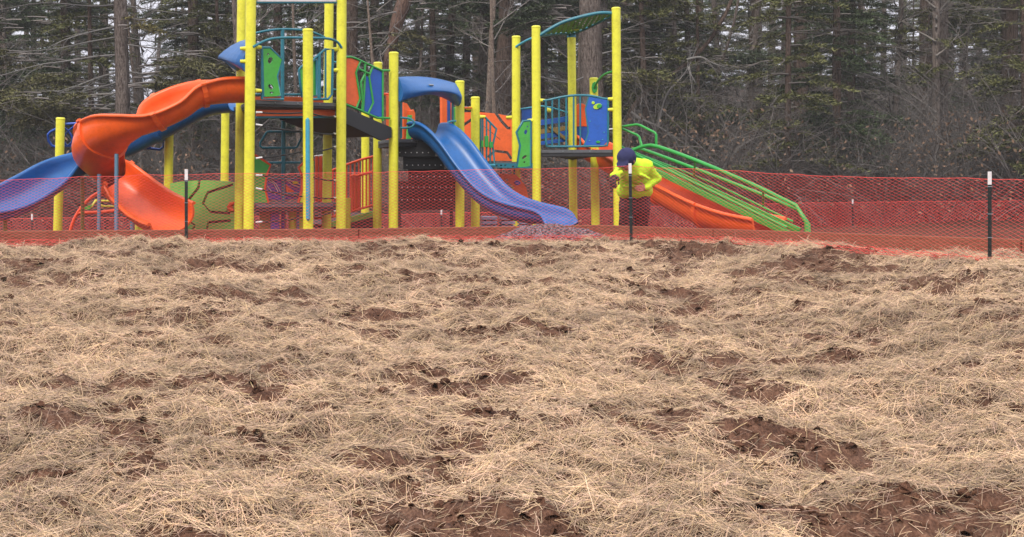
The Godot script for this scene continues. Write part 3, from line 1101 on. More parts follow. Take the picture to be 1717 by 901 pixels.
func stair_rail() -> void:
	var t := thing("stair_railing", "orange barred stair railing above a green ramp edge", "railing", Vector3(0.05, 0, -19.6))
	var l := line(560, 19.0, 640, 19.8)
	var n := plane_normal(l)
	pipe("top_rail", ons([[556, 286], [580, 276.5], [606, 267.5], [634, 260.5]], l), 0.018, MT.orange_metal, t)
	pipe("low_rail", ons([[556, 364], [580, 357.5], [634, 341.5]], l), 0.018, MT.orange_metal, t)
	for px in [558, 563, 581, 587.5, 594.5, 601.5, 608, 614, 619.5, 625]:
		pipe("baluster", ons([[px, 285.5 - (px - 556) * 0.335], [px, 363.5 - (px - 556) * 0.29]], l), 0.012, MT.orange_metal, t)
	board("solid_infill", ons([[588.5, 294], [604, 290], [603.5, 350], [590, 354]], l, -0.03), n, 0.02, MT.orange_board, t)
	pipe("mid_rail", ons([[588, 295], [606, 293.5], [634, 285]], l, 0.02), 0.02, MT.orange_metal, t)
	board("ramp_edge", ons([[556, 372], [578, 366], [636, 351], [636, 361.5], [556, 381]], l, 0.08), n, 0.03, MT.lime_board, t)
	var mb := MB.new()
	var a := on(556, 377, l)
	var b := on(636, 358, l)
	mb.quad_to(a, b, b - n * 0.9, a - n * 0.9, Vector3.UP)
	mb.quad_to(a + Vector3.DOWN * 0.05, b + Vector3.DOWN * 0.05, b - n * 0.9 + Vector3.DOWN * 0.05, a - n * 0.9 + Vector3.DOWN * 0.05, Vector3.DOWN)
	part("ramp_deck", mb, MT.deck, t)
	board("ramp_skirt", ons([[556, 382], [636, 362.5], [636, 404], [556, 412]], l, 0.0), n, 0.02, MT.deck, t)
	pipe("stub_post", [on(582.5, 332, l, 0.15), on(582.5, 412, l, 0.15)], 0.045, MT.yellow, t)

func corner_platform() -> void:
	var t := thing("corner_platform", "low corner platform with large slotted orange panel and teal edge", "platform", Vector3(2.0, 0, -19.8))
	post(t, 797, 162, 797, 19.3)
	post(t, 865.4, 60, 865.4, 20.0)
	deck(t, [[797, 19.35], [898, 19.55], [868, 20.6], [786, 20.5]], 1.08, 0.06)
	var lo := line(774, 20.3, 866, 20.1)
	var n := plane_normal(lo)
	var cuts := []
	for s in [[[[776, 210.5], [781.5, 207], [793, 199]], 4.6], [[[831, 188], [834, 193.5], [841.5, 204], [851.5, 214.8], [856, 214.8]], 5.0], [[[818, 264], [830, 253.2], [850.5, 255.8], [857.6, 266.5]], 4.6], [[[811.5, 212], [839, 234.5]], 1.3]]:
		cuts.append(ons(stroke(s[0], s[1]), lo))
	cut_board("slotted_panel", ons([[777, 188.5], [803, 188], [833, 190.5], [858.5, 196], [858.5, 270], [777, 270]], lo), cuts, n, 0.025, MT.orange_board, t)
	# perforated teal skirt under the deck edge
	var l := line(797, 19.3, 899, 19.5)
	cuts = []
	for q in [[815, 278], [820, 279.5], [826.5, 277.5], [832.5, 278.5], [840, 277.5], [847, 277], [860, 279.3]]:
		cuts.append(ons(oval(q[0], q[1], 1.7, 1.4), l))
	cut_board("edge_skirt", ons([[804.5, 274], [893, 274], [893, 282.5], [804.5, 280.5]], l), cuts, plane_normal(l), 0.02, MT.teal, t)
	# barred wing beside the short post
	var wing := ons([[806, 196.5], [812.5, 195.8], [832.5, 216.5], [826, 244], [829.5, 275], [806, 276.5]], l)
	loop("wing_frame", wing, 0.016, MT.teal, t)
	for q in [[809.5, 197], [815.8, 200], [822, 206]]:
		pipe("wing_bar", ons([[q[0], q[1]], [q[0], 275]], l), 0.013, MT.teal, t)
	var teal2: Array = [[[806.5, 236], [810.5, 236], [810.5, 247], [806.5, 247]], [[812.5, 228], [818.5, 228], [818.5, 247], [812.5, 247]], [[820, 238], [826, 238], [826, 248], [820, 248]]]
	for q in teal2:
		board("sliding_bead", ons(q, l, 0.02), plane_normal(l), 0.04, MT.green_metal, t)
	pipe("wing_foot", ons([[805, 276], [812, 277.5], [830, 277]], l, 0.05), 0.013, MT.teal_bright, t)
	# leaf-shaped green wing at the tower post
	var leaf := [[877, 203.5], [889.5, 202], [889.5, 279], [866.5, 281], [872, 244], [866, 222]]
	cuts = []
	for h in [[881.4, 221.5, 2.8, 4.2, 0.2], [884, 212.5, 1.2, 2.0, 0.5], [879, 263.5, 4.6, 2.4, -0.6], [879, 272, 1.8, 1.5, 0.0]]:
		cuts.append(ons(oval(h[0], h[1], h[2], h[3], h[4]), l))
	cut_board("leaf_panel", ons(leaf, l), cuts, plane_normal(l), 0.022, MT.green_board, t)
	loop("leaf_frame", ons(leaf, l), 0.018, MT.teal, t)
	clamp_at(t, on(858, 197, lo), Vector3(-1, 0, 0))
	clamp_at(t, w(791, 182, 19.3), Vector3(-1, 0, 0))
	pipe("back_link", [w(778, 181, 19.0), w(790, 181, 19.25)], 0.014, MT.orange_metal, t)
	clamp_at(t, on(804, 196, l), Vector3(1, 0, 0))
	clamp_at(t, on(894, 202, l), Vector3(-1, 0, 0))
	# orange face board hung under the platform
	var lf := line(834, 19.9, 890, 19.9)
	cuts = [ons(oval(850, 301.5, 2.6, 2.2), lf), ons(stroke([[849, 308.5], [855, 311.5], [861, 316]], 4.6), lf)]
	cut_board("face_board", ons([[836, 291.5], [864, 292.5], [872, 300], [882, 314], [886, 331.5], [880, 331.5], [846.5, 318.5], [836.7, 309]], lf), cuts, plane_normal(lf), 0.03, MT.orange_board, t)
	board("face_knob", ons(oval(867.5, 306.5, 5.2, 4.0, 0.3), lf, 0.04), plane_normal(lf), 0.05, MT.blue_board, t)
	pipe("face_stay", [w(840, 281, 19.92), w(840, 296, 19.92)], 0.014, MT.teal, t)
	pipe("face_stay", [w(862, 281, 19.92), w(862, 296, 19.92)], 0.014, MT.teal, t)
	# blue board and rail at the far side
	var lb := line(866, 20.1, 959, 20.6)
	board("far_board", ons([[875, 183], [893, 180.5], [893, 246], [875, 246]], lb, -0.1), plane_normal(lb), 0.02, MT.blue_board, t)
	pipe("far_rail", ons([[866, 184], [876, 182.5], [893, 180], [908, 178], [925, 180.5], [955, 190]], lb, -0.08), 0.013, MT.teal_bright, t)

func right_tower() -> void:
	var t := thing("canopy_tower", "three-post play tower with a curved green perforated canopy", "play tower", Vector3(3.2, 0, -19.8))
	post(t, 898.7, 43, 900, 19.5)
	post(t, 1033, 12, 1036.5, 19.3)
	post(t, 958.3, 58, 961.5, 20.5)
	deck(t, [[899, 19.52], [1035, 19.32], [960, 20.5]], 1.255, 0.1)
	var pan := MB.new()
	var pa := w(906, 258, 19.55)
	var pb := w(1029, 258, 19.35)
	var pc := w(960, 268.5, 20.45)
	var pk := w(960, 258, 20.45)
	pan.tri_to(pa, pb, pc, Vector3(0, -1, 0.1)); pan.tri_to(pa, pc, pk, Vector3(-1, 0, -0.5)); pan.tri_to(pb, pc, pk, Vector3(1, 0, -0.5)); pan.tri_to(pa, pb, pk, Vector3.UP)
	part("deck_pan", pan, MT.deck, t)
	var l := line(899, 19.5, 1034, 19.3)
	var n := plane_normal(l)
	# canopy: arched front tube, two hollow rear tubes and a sagging perforated sheet between
	var fa := curve(ons([[904, 60], [920, 50], [938, 40], [955, 33.5], [973, 28.5], [990, 24.5], [1006, 21.8], [1018, 21.5], [1030, 22.8]], l), 3)
	pipe("canopy_tube", fa, 0.026, MT.teal, t)
	var ba := curve([w(904, 61, 19.5), w(918, 58.6, 19.8), w(932, 57, 20.1), w(946, 56.5, 20.35), w(958, 58, 20.5)], 3)
	pipe("canopy_tube", ba, 0.022, MT.teal, t)
	var bb := curve([w(958, 58, 20.5), w(975, 51.5, 20.25), w(992, 43.5, 20.0), w(1010, 35, 19.7), w(1030, 25.5, 19.35)], 3)
	pipe("canopy_tube", bb, 0.022, MT.teal, t)
	var rear := ba + bb.slice(1)
	# the sheet as strips, so light shows through its slots
	var sh := MB.new()
	var rows := 15
	var cols := 42
	for r in rows:
		for k in cols:
			if (r % 2 == 1) and (k % 3 == 1): continue
			var c0 := sheet(fa, rear, float(k) / cols, float(r) / rows)
			var c1 := sheet(fa, rear, float(k + 1) / cols, float(r) / rows)
			var c2 := sheet(fa, rear, float(k + 1) / cols, float(r + 1) / rows)
			var c3 := sheet(fa, rear, float(k) / cols, float(r + 1) / rows)
			sh.quad_to(c0, c1, c2, c3, Vector3.DOWN)
	part("canopy_sheet", sh, MT.green_board, t)
	board("canopy_star", [sheet(fa, rear, 0.5, 0.7), sheet(fa, rear, 0.58, 0.78), sheet(fa, rear, 0.53, 0.9), sheet(fa, rear, 0.44, 0.88)], Vector3.DOWN, 0.012, MT.yellow, t)
	pipe("arch_tube", [w(865.4, 78.5, 19.95), w(874, 73, 19.85), w(884, 67.5, 19.7), w(895, 63, 19.55)], 0.02, MT.teal_bright, t)
	var sock := MB.new()
	sock.tube([w(958.3, 56.5, 20.5), w(958.3, 63, 20.5)], 0.069, 16)
	part("socket", sock, MT.teal, t)
	# guard rail with bars and the blue board
	pipe("guard_rail", ons([[905, 168.5], [917, 168.3], [932, 165], [950, 161.5], [966, 160], [985, 160.3], [1000, 162.5], [1012, 165.5], [1028, 166]], l), 0.0175, MT.teal, t, 3)
	pipe("guard_foot", ons([[915.5, 168], [915.5, 238], [919, 244], [925, 246], [1008, 245], [1015, 243], [1019.5, 238], [1019.5, 167]], l), 0.017, MT.teal, t, 2)
	for q in [[926, 166.3], [937.5, 163.5], [949.5, 161.5], [962, 160.3], [973, 160]]:
		pipe("bar", ons([[q[0], q[1]], [q[0], 246]], l), 0.0135, MT.teal, t)
	var bp := ons([[988, 162.5], [1018, 167.5], [1018, 238], [1012, 244], [979.5, 243.5], [987.5, 222], [982.5, 183]], l)
	board("blue_board", bp, n, 0.022, MT.blue_board, t)
	pipe("board_edge", ons([[988, 161], [982, 183], [987, 222], [979.5, 245]], l), 0.014, MT.teal, t)
	var leaf_o := MB.new()
	leaf_o.prism(ons(oval(1002, 178.5, 7.6, 4.6, -0.35), l, 0.02), n, 0.012, 0.003)
	part("leaf_mark", leaf_o, MT.lime_mark, t)
	board("leaf_mark", ons(oval(1005, 178, 4.4, 3.4, -0.35), l, 0.03), n, 0.012, MT.green_metal, t)
	board("leaf_mark", ons(oval(994.7, 172.5, 2.7, 2.7), l, 0.02), n, 0.012, MT.lime_mark, t)
	board("leaf_mark", ons(oval(1003, 238.3, 3.6, 2.2), l, 0.02), n, 0.012, MT.green_metal, t)
	for q in [[989.5, 203.5], [988.5, 236], [1013, 222], [1010.5, 234.5]]:
		board("rivet", ons(oval(q[0], q[1], 1.3, 0.9), l, 0.017), n, 0.01, MT.teal_bright, t)
	clamp_at(t, on(905, 168.5, l), Vector3(1, 0, 0))
	clamp_at(t, on(1029, 166, l), Vector3(-1, 0, 0))
	clamp_at(t, on(1029, 184, l), Vector3(-1, 0, 0))
	pipe("side_rung", ons([[1020, 217], [1032, 216]], l), 0.011, MT.chrome, t)
	# climbing wall of blue slats behind the bars
	var lb := line(900, 20.4, 960, 20.7)
	var nb := plane_normal(lb)
	for q in [[202, 9, 0], [218, 7, 1], [226, 8, 0], [238, 6, 0]]:
		board("wall_slat", ons([[903, q[0]], [956, q[0] - 7.5], [956, q[0] - 7.5 + q[1]], [903, q[0] + q[1]]], lb, 0.03), nb, 0.03, MT.tan_board if q[2] == 1 else MT.blue_board, t)
	board("wall_slat", ons([[919, 214], [925, 212], [956, 236], [956, 242]], lb, 0.07), nb, 0.03, MT.tan_board, t)
	for px in [904, 954]:
		pipe("wall_post", ons([[px, 190], [px, 262]], lb, -0.02), 0.02, MT.teal, t)
	pipe("yellow_nub", ons([[916, 184], [922, 185.5]], lb, 0.1), 0.035, MT.yellow, t)

func sheet(fa: Array, rear: Array, u: float, v: float) -> Vector3:
	var a: Vector3 = fa[int(clamp(u, 0, 1) * (fa.size() - 1))].lerp(fa[min(int(clamp(u, 0, 1) * (fa.size() - 1)) + 1, fa.size() - 1)], fmod(clamp(u, 0, 1) * (fa.size() - 1), 1.0))
	var i := int(clamp(u, 0, 1) * (rear.size() - 1))
	var b: Vector3 = rear[i].lerp(rear[min(i + 1, rear.size() - 1)], fmod(clamp(u, 0, 1) * (rear.size() - 1), 1.0))
	return a.lerp(b, v)

func green_ramp() -> void:
	var t := thing("green_slide_ladder", "green railed ramp with bent handrails leaving the canopy tower", "ramp", Vector3(5.0, 0, -18.6))
	post(t, 995.6, 130, 998.6, 20.3)
	var ov := MB.new()
	ov.prism([w(992, 147, 20.22), w(993.5, 139.5, 20.22), w(997, 137, 20.22), w(1000.5, 139.5, 20.22), w(1002, 147, 20.22), w(1000.5, 154, 20.22), w(997, 156.5, 20.22), w(993.5, 154, 20.22)], Vector3.BACK, 0.03)
	part("oval_bracket", ov, MT.green_metal, t)
	pipe("arched_grip", [w(997, 147, 20.2), w(1001, 138.5, 20.1), w(1009, 129, 19.9), w(1018, 123, 19.7), w(1032, 119, 19.4)], 0.019, MT.green_metal, t, 3)
	pipe("handrail", [w(1036, 214, 19.5), w(1046, 212, 19.4), w(1068, 209, 19.2), w(1074, 210.5, 19.2), w(1098, 222.5, 18.9), w(1100.5, 226, 18.9), w(1100.5, 247, 18.9)], 0.019, MT.green_metal, t)
	pipe("handrail", [w(1036, 213, 19.5), w(1046, 217, 19.6), w(1068, 226.5, 19.5), w(1072, 230, 19.4), w(1077, 247, 19.3)], 0.019, MT.green_metal, t)
	var ext := 140.0
	pipe("side_rail", curve([w(1046, 262, 19.2), w(1056, 255.5, 19.1), w(1072, 247.5, 19.0), w(1088, 244, 18.9), w(1098, 245, 18.8), w(1111, 248.5, 18.7), w(1149, 262, 18.3), w(1200, 282.5, 17.8)], 3) + [w(1270, 313, 17.2), w(1335, 345, 16.7), w(1352, 372, 16.6), w(1354, 420, 16.6)], 0.027, MT.green_metal, t)
	pipe("side_rail", curve([w(1040, 260, 20.0), w(1054, 252.5, 19.9), w(1066, 249.5, 19.8), w(1080, 251.5, 19.7), w(1130, 269.5, 19.1), w(1200, 296, 18.5)], 3) + [w(1280, 327, 17.8), w(1340, 352, 17.3), w(1356, 376, 17.2), w(1358, 416, 17.2)], 0.025, MT.green_metal, t)
	pipe("lower_rail", [w(1040, 245, 19.6), w(1066, 259.5, 19.4), w(1103, 277, 19.0), w(1150, 300, 18.5), w(1200, 324, 18.0), w(1320, 382, 17.0)], 0.019, MT.green_metal, t)
	pipe("lower_rail", [w(1040, 250, 20.0), w(1080, 262, 19.7), w(1140, 285, 19.1), w(1200, 309, 18.6), w(1330, 372, 17.5)], 0.016, MT.green_metal, t)
	pipe("rail_strut", [w(1166, 267, 18.2), w(1164, 294, 18.9)], 0.014, MT.green_metal, t)
	pipe("rail_strut", [w(1280, 318, 17.15), w(1280, 345, 17.5)], 0.014, MT.green_metal, t)
	# sloping bed: slab edge toward the lens and the sheet behind it
	var a := w(1046, 262, 19.4)
	var b := w(1330, 396, 16.9)
	var mb := MB.new()
	mb.beam(a, b, 0.03, 0.075)
	part("ramp_side", mb, MT.green_metal, t)
	var bed := MB.new()
	var back := Vector3(0.2, 0.0, -0.34)
	bed.quad_to(a, b, b + back, a + back, Vector3.UP)
	bed.quad_to(a + Vector3(0, -0.025, 0), b + Vector3(0, -0.025, 0), b + back + Vector3(0, -0.025, 0), a + back + Vector3(0, -0.025, 0), Vector3.DOWN)
	part("ramp_bed", bed, MT.ramp, t)
	mb = MB.new()
	mb.beam(a + back + Vector3(0, 0.05, 0), b + back + Vector3(0, 0.05, 0), 0.03, 0.075)
	part("ramp_side", mb, MT.green_metal, t)
	for q in [[1250, 362, 17.6]]:
		pipe("ramp_leg", [w(q[0], q[1], q[2]), w(q[0], 414, q[2])], 0.025, MT.green_metal, t)

func orange_chute() -> void:
	var t := thing("straight_orange_slide", "straight orange chute slide passing below the green railed ramp", "slide", Vector3(4.6, 0, -18.8))
	chute("chute", [[968, 255, 20.9, 0.0, 0.55, 0.28], [995, 270, 20.7, 0.0, 0.55, 0.28], [1040, 296, 20.2, 0.0, 0.56, 0.3], [1090, 326, 19.5, 0.05, 0.58, 0.3], [1140, 355, 18.8, 0.05, 0.58, 0.3], [1190, 380, 18.2, 0.05, 0.6, 0.3], [1240, 393, 17.7, 0.0, 0.6, 0.28], [1290, 396, 17.3, 0.0, 0.62, 0.22]], MT.orange, t, [0.5, 0.72])
	# rounded orange entry board on the deck
	var l := line(955, 20.75, 1000, 20.75)
	var n := plane_normal(l)
	board("entry_board", ons([[958, 212], [961, 186], [964, 178], [970, 174], [977, 174], [983, 178], [986, 186], [986, 212]], l), n, 0.08, MT.orange, t)
	board("entry_board", ons([[968, 212.5], [986, 212.5], [986, 262], [968, 262]], l), n, 0.05, MT.blue_board, t)
	pipe("entry_grip", ons([[963, 229], [972, 231], [975, 237], [971, 242], [963, 243]], l, 0.15), 0.012, MT.teal_bright, t, 2)
	pipe("exit_leg", [w(1270, 397, 17.5), w(1270, 416, 17.5)], 0.025, MT.grey_steel, t)

# ---------------------------------------------------------------- figures: a smooth field of tapered capsules, meshed as surface nets
func body_net(mb: MB, bones: Array, cell: float, k: float, wrinkle := 0.0) -> void:
	var first := mb.v.size()
	var lo := Vector3.ONE * 1e9
	var hi := -lo
	for b in bones:
		var r: float = max(b[2], b[3]) + cell * 3
		for p in [b[0], b[1]]:
			lo = lo.min(p - Vector3.ONE * r)
			hi = hi.max(p + Vector3.ONE * r)
	var sz := (hi - lo) / cell
	var nx := int(sz.x) + 2
	var ny := int(sz.y) + 2
	var nz := int(sz.z) + 2
	var f := PackedFloat32Array()
	f.resize(nx * ny * nz)
	f.fill(1e-12)
	for b in bones:
		var pa: Vector3 = b[0]
		var ba: Vector3 = b[1] - b[0]
		var l2: float = max(ba.length_squared(), 1e-9)
		var ra: float = b[2]
		var rb: float = b[3]
		var m: float = max(ra, rb) + 7.0 / k
		var p0 := ((pa.min(b[1]) - Vector3.ONE * m - lo) / cell).floor()
		var p1 := ((pa.max(b[1]) + Vector3.ONE * m - lo) / cell).ceil()
		for z in range(max(0, int(p0.z)), min(nz, int(p1.z))):
			for y in range(max(0, int(p0.y)), min(ny, int(p1.y))):
				var row := (z * ny + y) * nx
				for x in range(max(0, int(p0.x)), min(nx, int(p1.x))):
					var q := lo + Vector3(x, y, z) * cell - pa
					var t: float = clamp(q.dot(ba) / l2, 0.0, 1.0)
					var d := (q - ba * t).length() - lerpf(ra, rb, t)
					if d * k < 16.0:
						f[row + x] += exp(-k * d)
	for i in f.size():
		f[i] = -log(f[i]) / k
	var id := PackedInt32Array()
	id.resize(nx * ny * nz)
	id.fill(-1)
	var off := [0, 1, nx, nx + 1, nx * ny, nx * ny + 1, nx * ny + nx, nx * ny + nx + 1]
	var edges := [[0, 1], [2, 3], [4, 5], [6, 7], [0, 2], [1, 3], [4, 6], [5, 7], [0, 4], [1, 5], [2, 6], [3, 7]]
	for z in nz - 1:
		for y in ny - 1:
			for x in nx - 1:
				var i := (z * ny + y) * nx + x
				var inside := 0
				for o in off:
					if f[i + o] < 0: inside += 1
				if inside == 0 or inside == 8: continue
				var s := Vector3.ZERO
				var cnt := 0
				for e in edges:
					var a := f[i + off[e[0]]]
					var b := f[i + off[e[1]]]
					if (a < 0) != (b < 0):
						var t := a / (a - b)
						var ca := Vector3(e[0] & 1, (e[0] >> 1) & 1, e[0] >> 2)
						var cb := Vector3(e[1] & 1, (e[1] >> 1) & 1, e[1] >> 2)
						s += ca.lerp(cb, t)
						cnt += 1
				var g := Vector3(f[i + 1] - f[i] + f[i + off[3]] - f[i + off[2]] + f[i + off[7]] - f[i + off[6]], f[i + off[2]] - f[i] + f[i + off[3]] - f[i + 1] + f[i + off[7]] - f[i + off[5]], f[i + off[4]] - f[i] + f[i + off[5]] - f[i + 1] + f[i + off[7]] - f[i + off[3]]).normalized()
				id[i] = mb.vert(lo + (Vector3(x, y, z) + s / cnt) * cell, g)
	if wrinkle > 0:
		for i in range(first, mb.v.size()):
			var p := mb.v[i]
			var a := gn.get_noise_3d(p.x * 7.0 + p.y * 9.0, p.y * 16.0 - p.x * 5.0, p.z * 7.0)
			mb.v[i] = p + mb.n[i] * (a * wrinkle)
			mb.n[i] = (mb.n[i] + Vector3(gn.get_noise_3d(p.x * 12, p.y * 22, p.z * 12 + 5), gn.get_noise_3d(p.x * 12 + 9, p.y * 22, p.z * 12), gn.get_noise_3d(p.x * 12, p.y * 22 + 7, p.z * 12)) * 0.4).normalized()
	var ax := [1, nx, nx * ny]
	for z in range(1, nz - 1):
		for y in range(1, ny - 1):
			for x in range(1, nx - 1):
				var i := (z * ny + y) * nx + x
				for a in 3:
					var u: int = ax[(a + 1) % 3]
					var v: int = ax[(a + 2) % 3]
					if (f[i] < 0) == (f[i + ax[a]] < 0): continue
					var q := [id[i - u - v], id[i - v], id[i], id[i - u]]
					if q.min() < 0: continue
					if f[i] < 0:
						mb.ix.append_array([q[0], q[2], q[1], q[0], q[3], q[2]])
					else:
						mb.ix.append_array([q[0], q[1], q[2], q[0], q[2], q[3]])

func hand_bones(wrist: Vector3, dir: Vector3, palm_n: Vector3, thumb_side: float, curl: float) -> Array:
	var d := dir.normalized()
	var s := d.cross(palm_n).normalized() * thumb_side
	var nn := s.cross(d).normalized() * thumb_side
	if nn.dot(palm_n) < 0: nn = -nn
	var out := []
	var pm := wrist + d * 0.085
	out.append([wrist, wrist + d * 0.03, 0.025, 0.025])
	for j in 4:
		var o := s * (0.03 - 0.02 * j)
		out.append([wrist + d * 0.015 + o * 0.7, pm + o, 0.014, 0.0125])
		var ln: float = [0.026, 0.03, 0.028, 0.021][j]
		var p := pm + o
		var a := curl * (0.8 + 0.1 * j)
		var dd := d
		for q in 3:
			dd = (dd * cos(a * 0.7) + nn * sin(a * 0.7)).normalized()
			var p2: Vector3 = p + dd * ln * (1.25 - q * 0.2)
			out.append([p, p2, 0.0095 - q * 0.0007, 0.009 - q * 0.0007])
			p = p2
			var side := dd
			nn = (nn - dd * nn.dot(dd)).normalized()
			d = d
		nn = s.cross(d).normalized()
		if nn.dot(palm_n) < 0: nn = -nn
	var tb := wrist + d * 0.03 + s * 0.028
	var t1 := tb + (d * 0.6 + s * 0.75 + nn * 0.25).normalized() * 0.04
	var t2 := t1 + (d * 0.9 + s * 0.2 + nn * 0.5).normalized() * 0.03
	out.append([tb, t1, 0.0125, 0.0105]); out.append([t1, t2, 0.0105, 0.009])
	return out

func grown(bones: Array, g: float) -> Array:
	var r := []
	for b in bones: r.append([b[0], b[1], b[2] + g, b[3] + g])
	return r

func make_person() -> void:
	var t := thing("person", "person in hi-vis yellow jacket and navy cap bending over by the edging", "person", Vector3(3.5, 0, -16.9))
	var d0 := 16.9
	var hipc := w(1065, 306, d0 + 0.1)
	var hl := w(1055, 309, d0 + 0.08)      # hip toward the left of the picture
	var hr := w(1075, 309, d0 + 0.12)
	var kl := w(1052, 350, d0 - 0.02)
	var kr := w(1076, 351, d0 + 0.02)
	var al := Vector3(kl.x - 0.01, 0.09, -(d0 + 0.16))
	var ar := Vector3(kr.x + 0.03, 0.09, -(d0 + 0.2))
	var belly := w(1064, 296, d0 - 0.08)
	var chest := w(1062, 284, d0 - 0.3)
	var neck := w(1056, 276, d0 - 0.42)
	var head := w(1051, 269, d0 - 0.52)
	var face := Vector3(-0.5, -0.58, 0.64).normalized()
	var sl := w(1043, 283, d0 - 0.34)
	var sr := w(1083, 279, d0 - 0.28)
	var el := w(1033, 296, d0 - 0.58)
	var wl := w(1029, 294, d0 - 0.82)
	var er := w(1101, 300, d0 - 0.12)
	var wr := w(1082, 315, d0 - 0.3)
	var torso := [[hipc, belly, 0.12, 0.12], [hl, hr, 0.115, 0.115], [belly, chest, 0.125, 0.13], [w(1053, 286, d0 - 0.3), w(1072, 283, d0 - 0.28), 0.115, 0.115], [chest, neck, 0.11, 0.06], [sl, sr, 0.07, 0.075]]
	var arms := [[sl, el, 0.062, 0.048], [el, wl, 0.046, 0.034], [sr, er, 0.066, 0.05], [er, wr, 0.048, 0.034]]
	var legs := [[hl, kl, 0.095, 0.07], [kl, al, 0.066, 0.045], [hr, kr, 0.095, 0.07], [kr, ar, 0.066, 0.045]]
	var mb := MB.new()
	var hd := (w(1028, 301, d0 - 0.86) - wl).normalized()
	body_net(mb, grown(torso, -0.025) + grown(arms, -0.008) + legs + [[neck, head, 0.055, 0.06], [al, al + Vector3(-0.03, -0.03, 0.13), 0.045, 0.035], [ar, ar + Vector3(0.03, -0.03, 0.13), 0.045, 0.035]], 0.022, 55.0)
	# head with brow, nose, chin and ears
	var up := (Vector3.UP - face * face.y).normalized()
	var sd := face.cross(up)
	body_net(mb, [[head + up * 0.02 - face * 0.02, head + up * 0.03 + face * 0.01, 0.088, 0.084], [head - up * 0.03 + face * 0.02, head - up * 0.075 + face * 0.045, 0.062, 0.04], [head + face * 0.085 + up * 0.012, head + face * 0.112 - up * 0.022, 0.01, 0.015], [head + face * 0.08 - up * 0.055 - sd * 0.02, head + face * 0.08 - up * 0.055 + sd * 0.02, 0.011, 0.011], [head + sd * 0.088, head + sd * 0.09 - up * 0.03, 0.014, 0.012], [head - sd * 0.088, head - sd * 0.09 - up * 0.03, 0.014, 0.012], [head + face * 0.08 + up * 0.035 - sd * 0.035, head + face * 0.08 + up * 0.035 + sd * 0.035, 0.013, 0.013], [head - up * 0.02, neck, 0.055, 0.055]], 0.007, 150.0)
	var lh := hand_bones(wl, hd, Vector3(0.6, -0.3, -0.5), 1.0, 0.5)
	var rh := hand_bones(wr, w(1072, 316, d0 - 0.4) - wr, Vector3(-0.1, 0.0, -1), -1.0, 0.35)
	body_net(mb, lh, 0.0045, 500.0)
	body_net(mb, rh, 0.0045, 500.0)
	part("body", mb, MT.skin, t)
	# jacket with turned hem, cuffs and a stand collar
	var jk := grown(torso, 0.016) + grown(arms, 0.009)
	jk.append([w(1050, 320, d0 - 0.02), w(1079, 319, d0 + 0.05), 0.115, 0.115])
	jk.append([w(1057, 303, d0 - 0.12), w(1074, 302, d0 - 0.1), 0.12, 0.12])
	jk.append([w(1046, 300, d0 - 0.2), w(1051, 319, d0 - 0.1), 0.06, 0.085])
	# folds
	jk.append([w(1050, 300, d0 - 0.36), w(1072, 306, d0 - 0.28), 0.018, 0.02])
	jk.append([w(1074, 293, d0 - 0.44), w(1088, 300, d0 - 0.33), 0.016, 0.02])
	jk.append([w(1047, 312, d0 - 0.26), w(1064, 313, d0 - 0.22), 0.02, 0.014])
	jk.append([el + Vector3(0, 0.03, 0.0), el + Vector3(0.05, 0.05, 0.04), 0.02, 0.03])
	mb = MB.new()
	body_net(mb, jk, 0.013, 130.0, 0.014)
	part("jacket", mb, MT.jacket, t)
	mb = MB.new()
	var cuff := MB.new()
	body_net(cuff, [[wr + (er - wr).normalized() * 0.02, wr + (er - wr).normalized() * 0.05, 0.052, 0.056]], 0.01, 160.0)
	part("cuff", cuff, MT.jacket, t)
	body_net(mb, grown(legs, 0.03) + [[hl, hr, 0.135, 0.135], [hipc, hl, 0.13, 0.12], [kl + Vector3(0, -0.1, 0.02), kl + Vector3(0.02, -0.2, 0.02), 0.08, 0.07]], 0.016, 75.0, 0.014)
	part("trousers", mb, MT.trousers, t)
	mb = MB.new()
	body_net(mb, grown(lh, 0.005), 0.005, 450.0)
	part("glove", mb, MT.glove, t)
	for a in [al, ar]:
		mb = MB.new()
		body_net(mb, [[a + Vector3(0, 0.03, 0), a + Vector3(0, -0.03, -0.01), 0.062, 0.058], [a + Vector3(0, -0.045, -0.01), a + Vector3(-0.01, -0.045, 0.16), 0.048, 0.045]], 0.014, 90.0)
		part("boot", mb, MT.boot, t)
	# cap: crown pulled down over the head, and a brim
	mb = MB.new()
	body_net(mb, [[head + up * 0.035 - face * 0.03, head + up * 0.05 + face * 0.01, 0.108, 0.102], [head + up * 0.0 - face * 0.045, head + up * 0.05 - face * 0.02, 0.1, 0.1], [head + up * 0.035 + face * 0.1 - sd * 0.05, head + up * 0.035 + face * 0.1 + sd * 0.05, 0.022, 0.022], [head + up * 0.02 + face * 0.155 - sd * 0.05, head + up * 0.02 + face * 0.155 + sd * 0.05, 0.015, 0.015], [head + up * 0.03 + face * 0.125 - sd * 0.06, head + up * 0.03 + face * 0.125 + sd * 0.06, 0.016, 0.016], [head + up * 0.15, head + up * 0.155, 0.012, 0.012]], 0.009, 130.0)
	part("cap", mb, MT.cap, t)

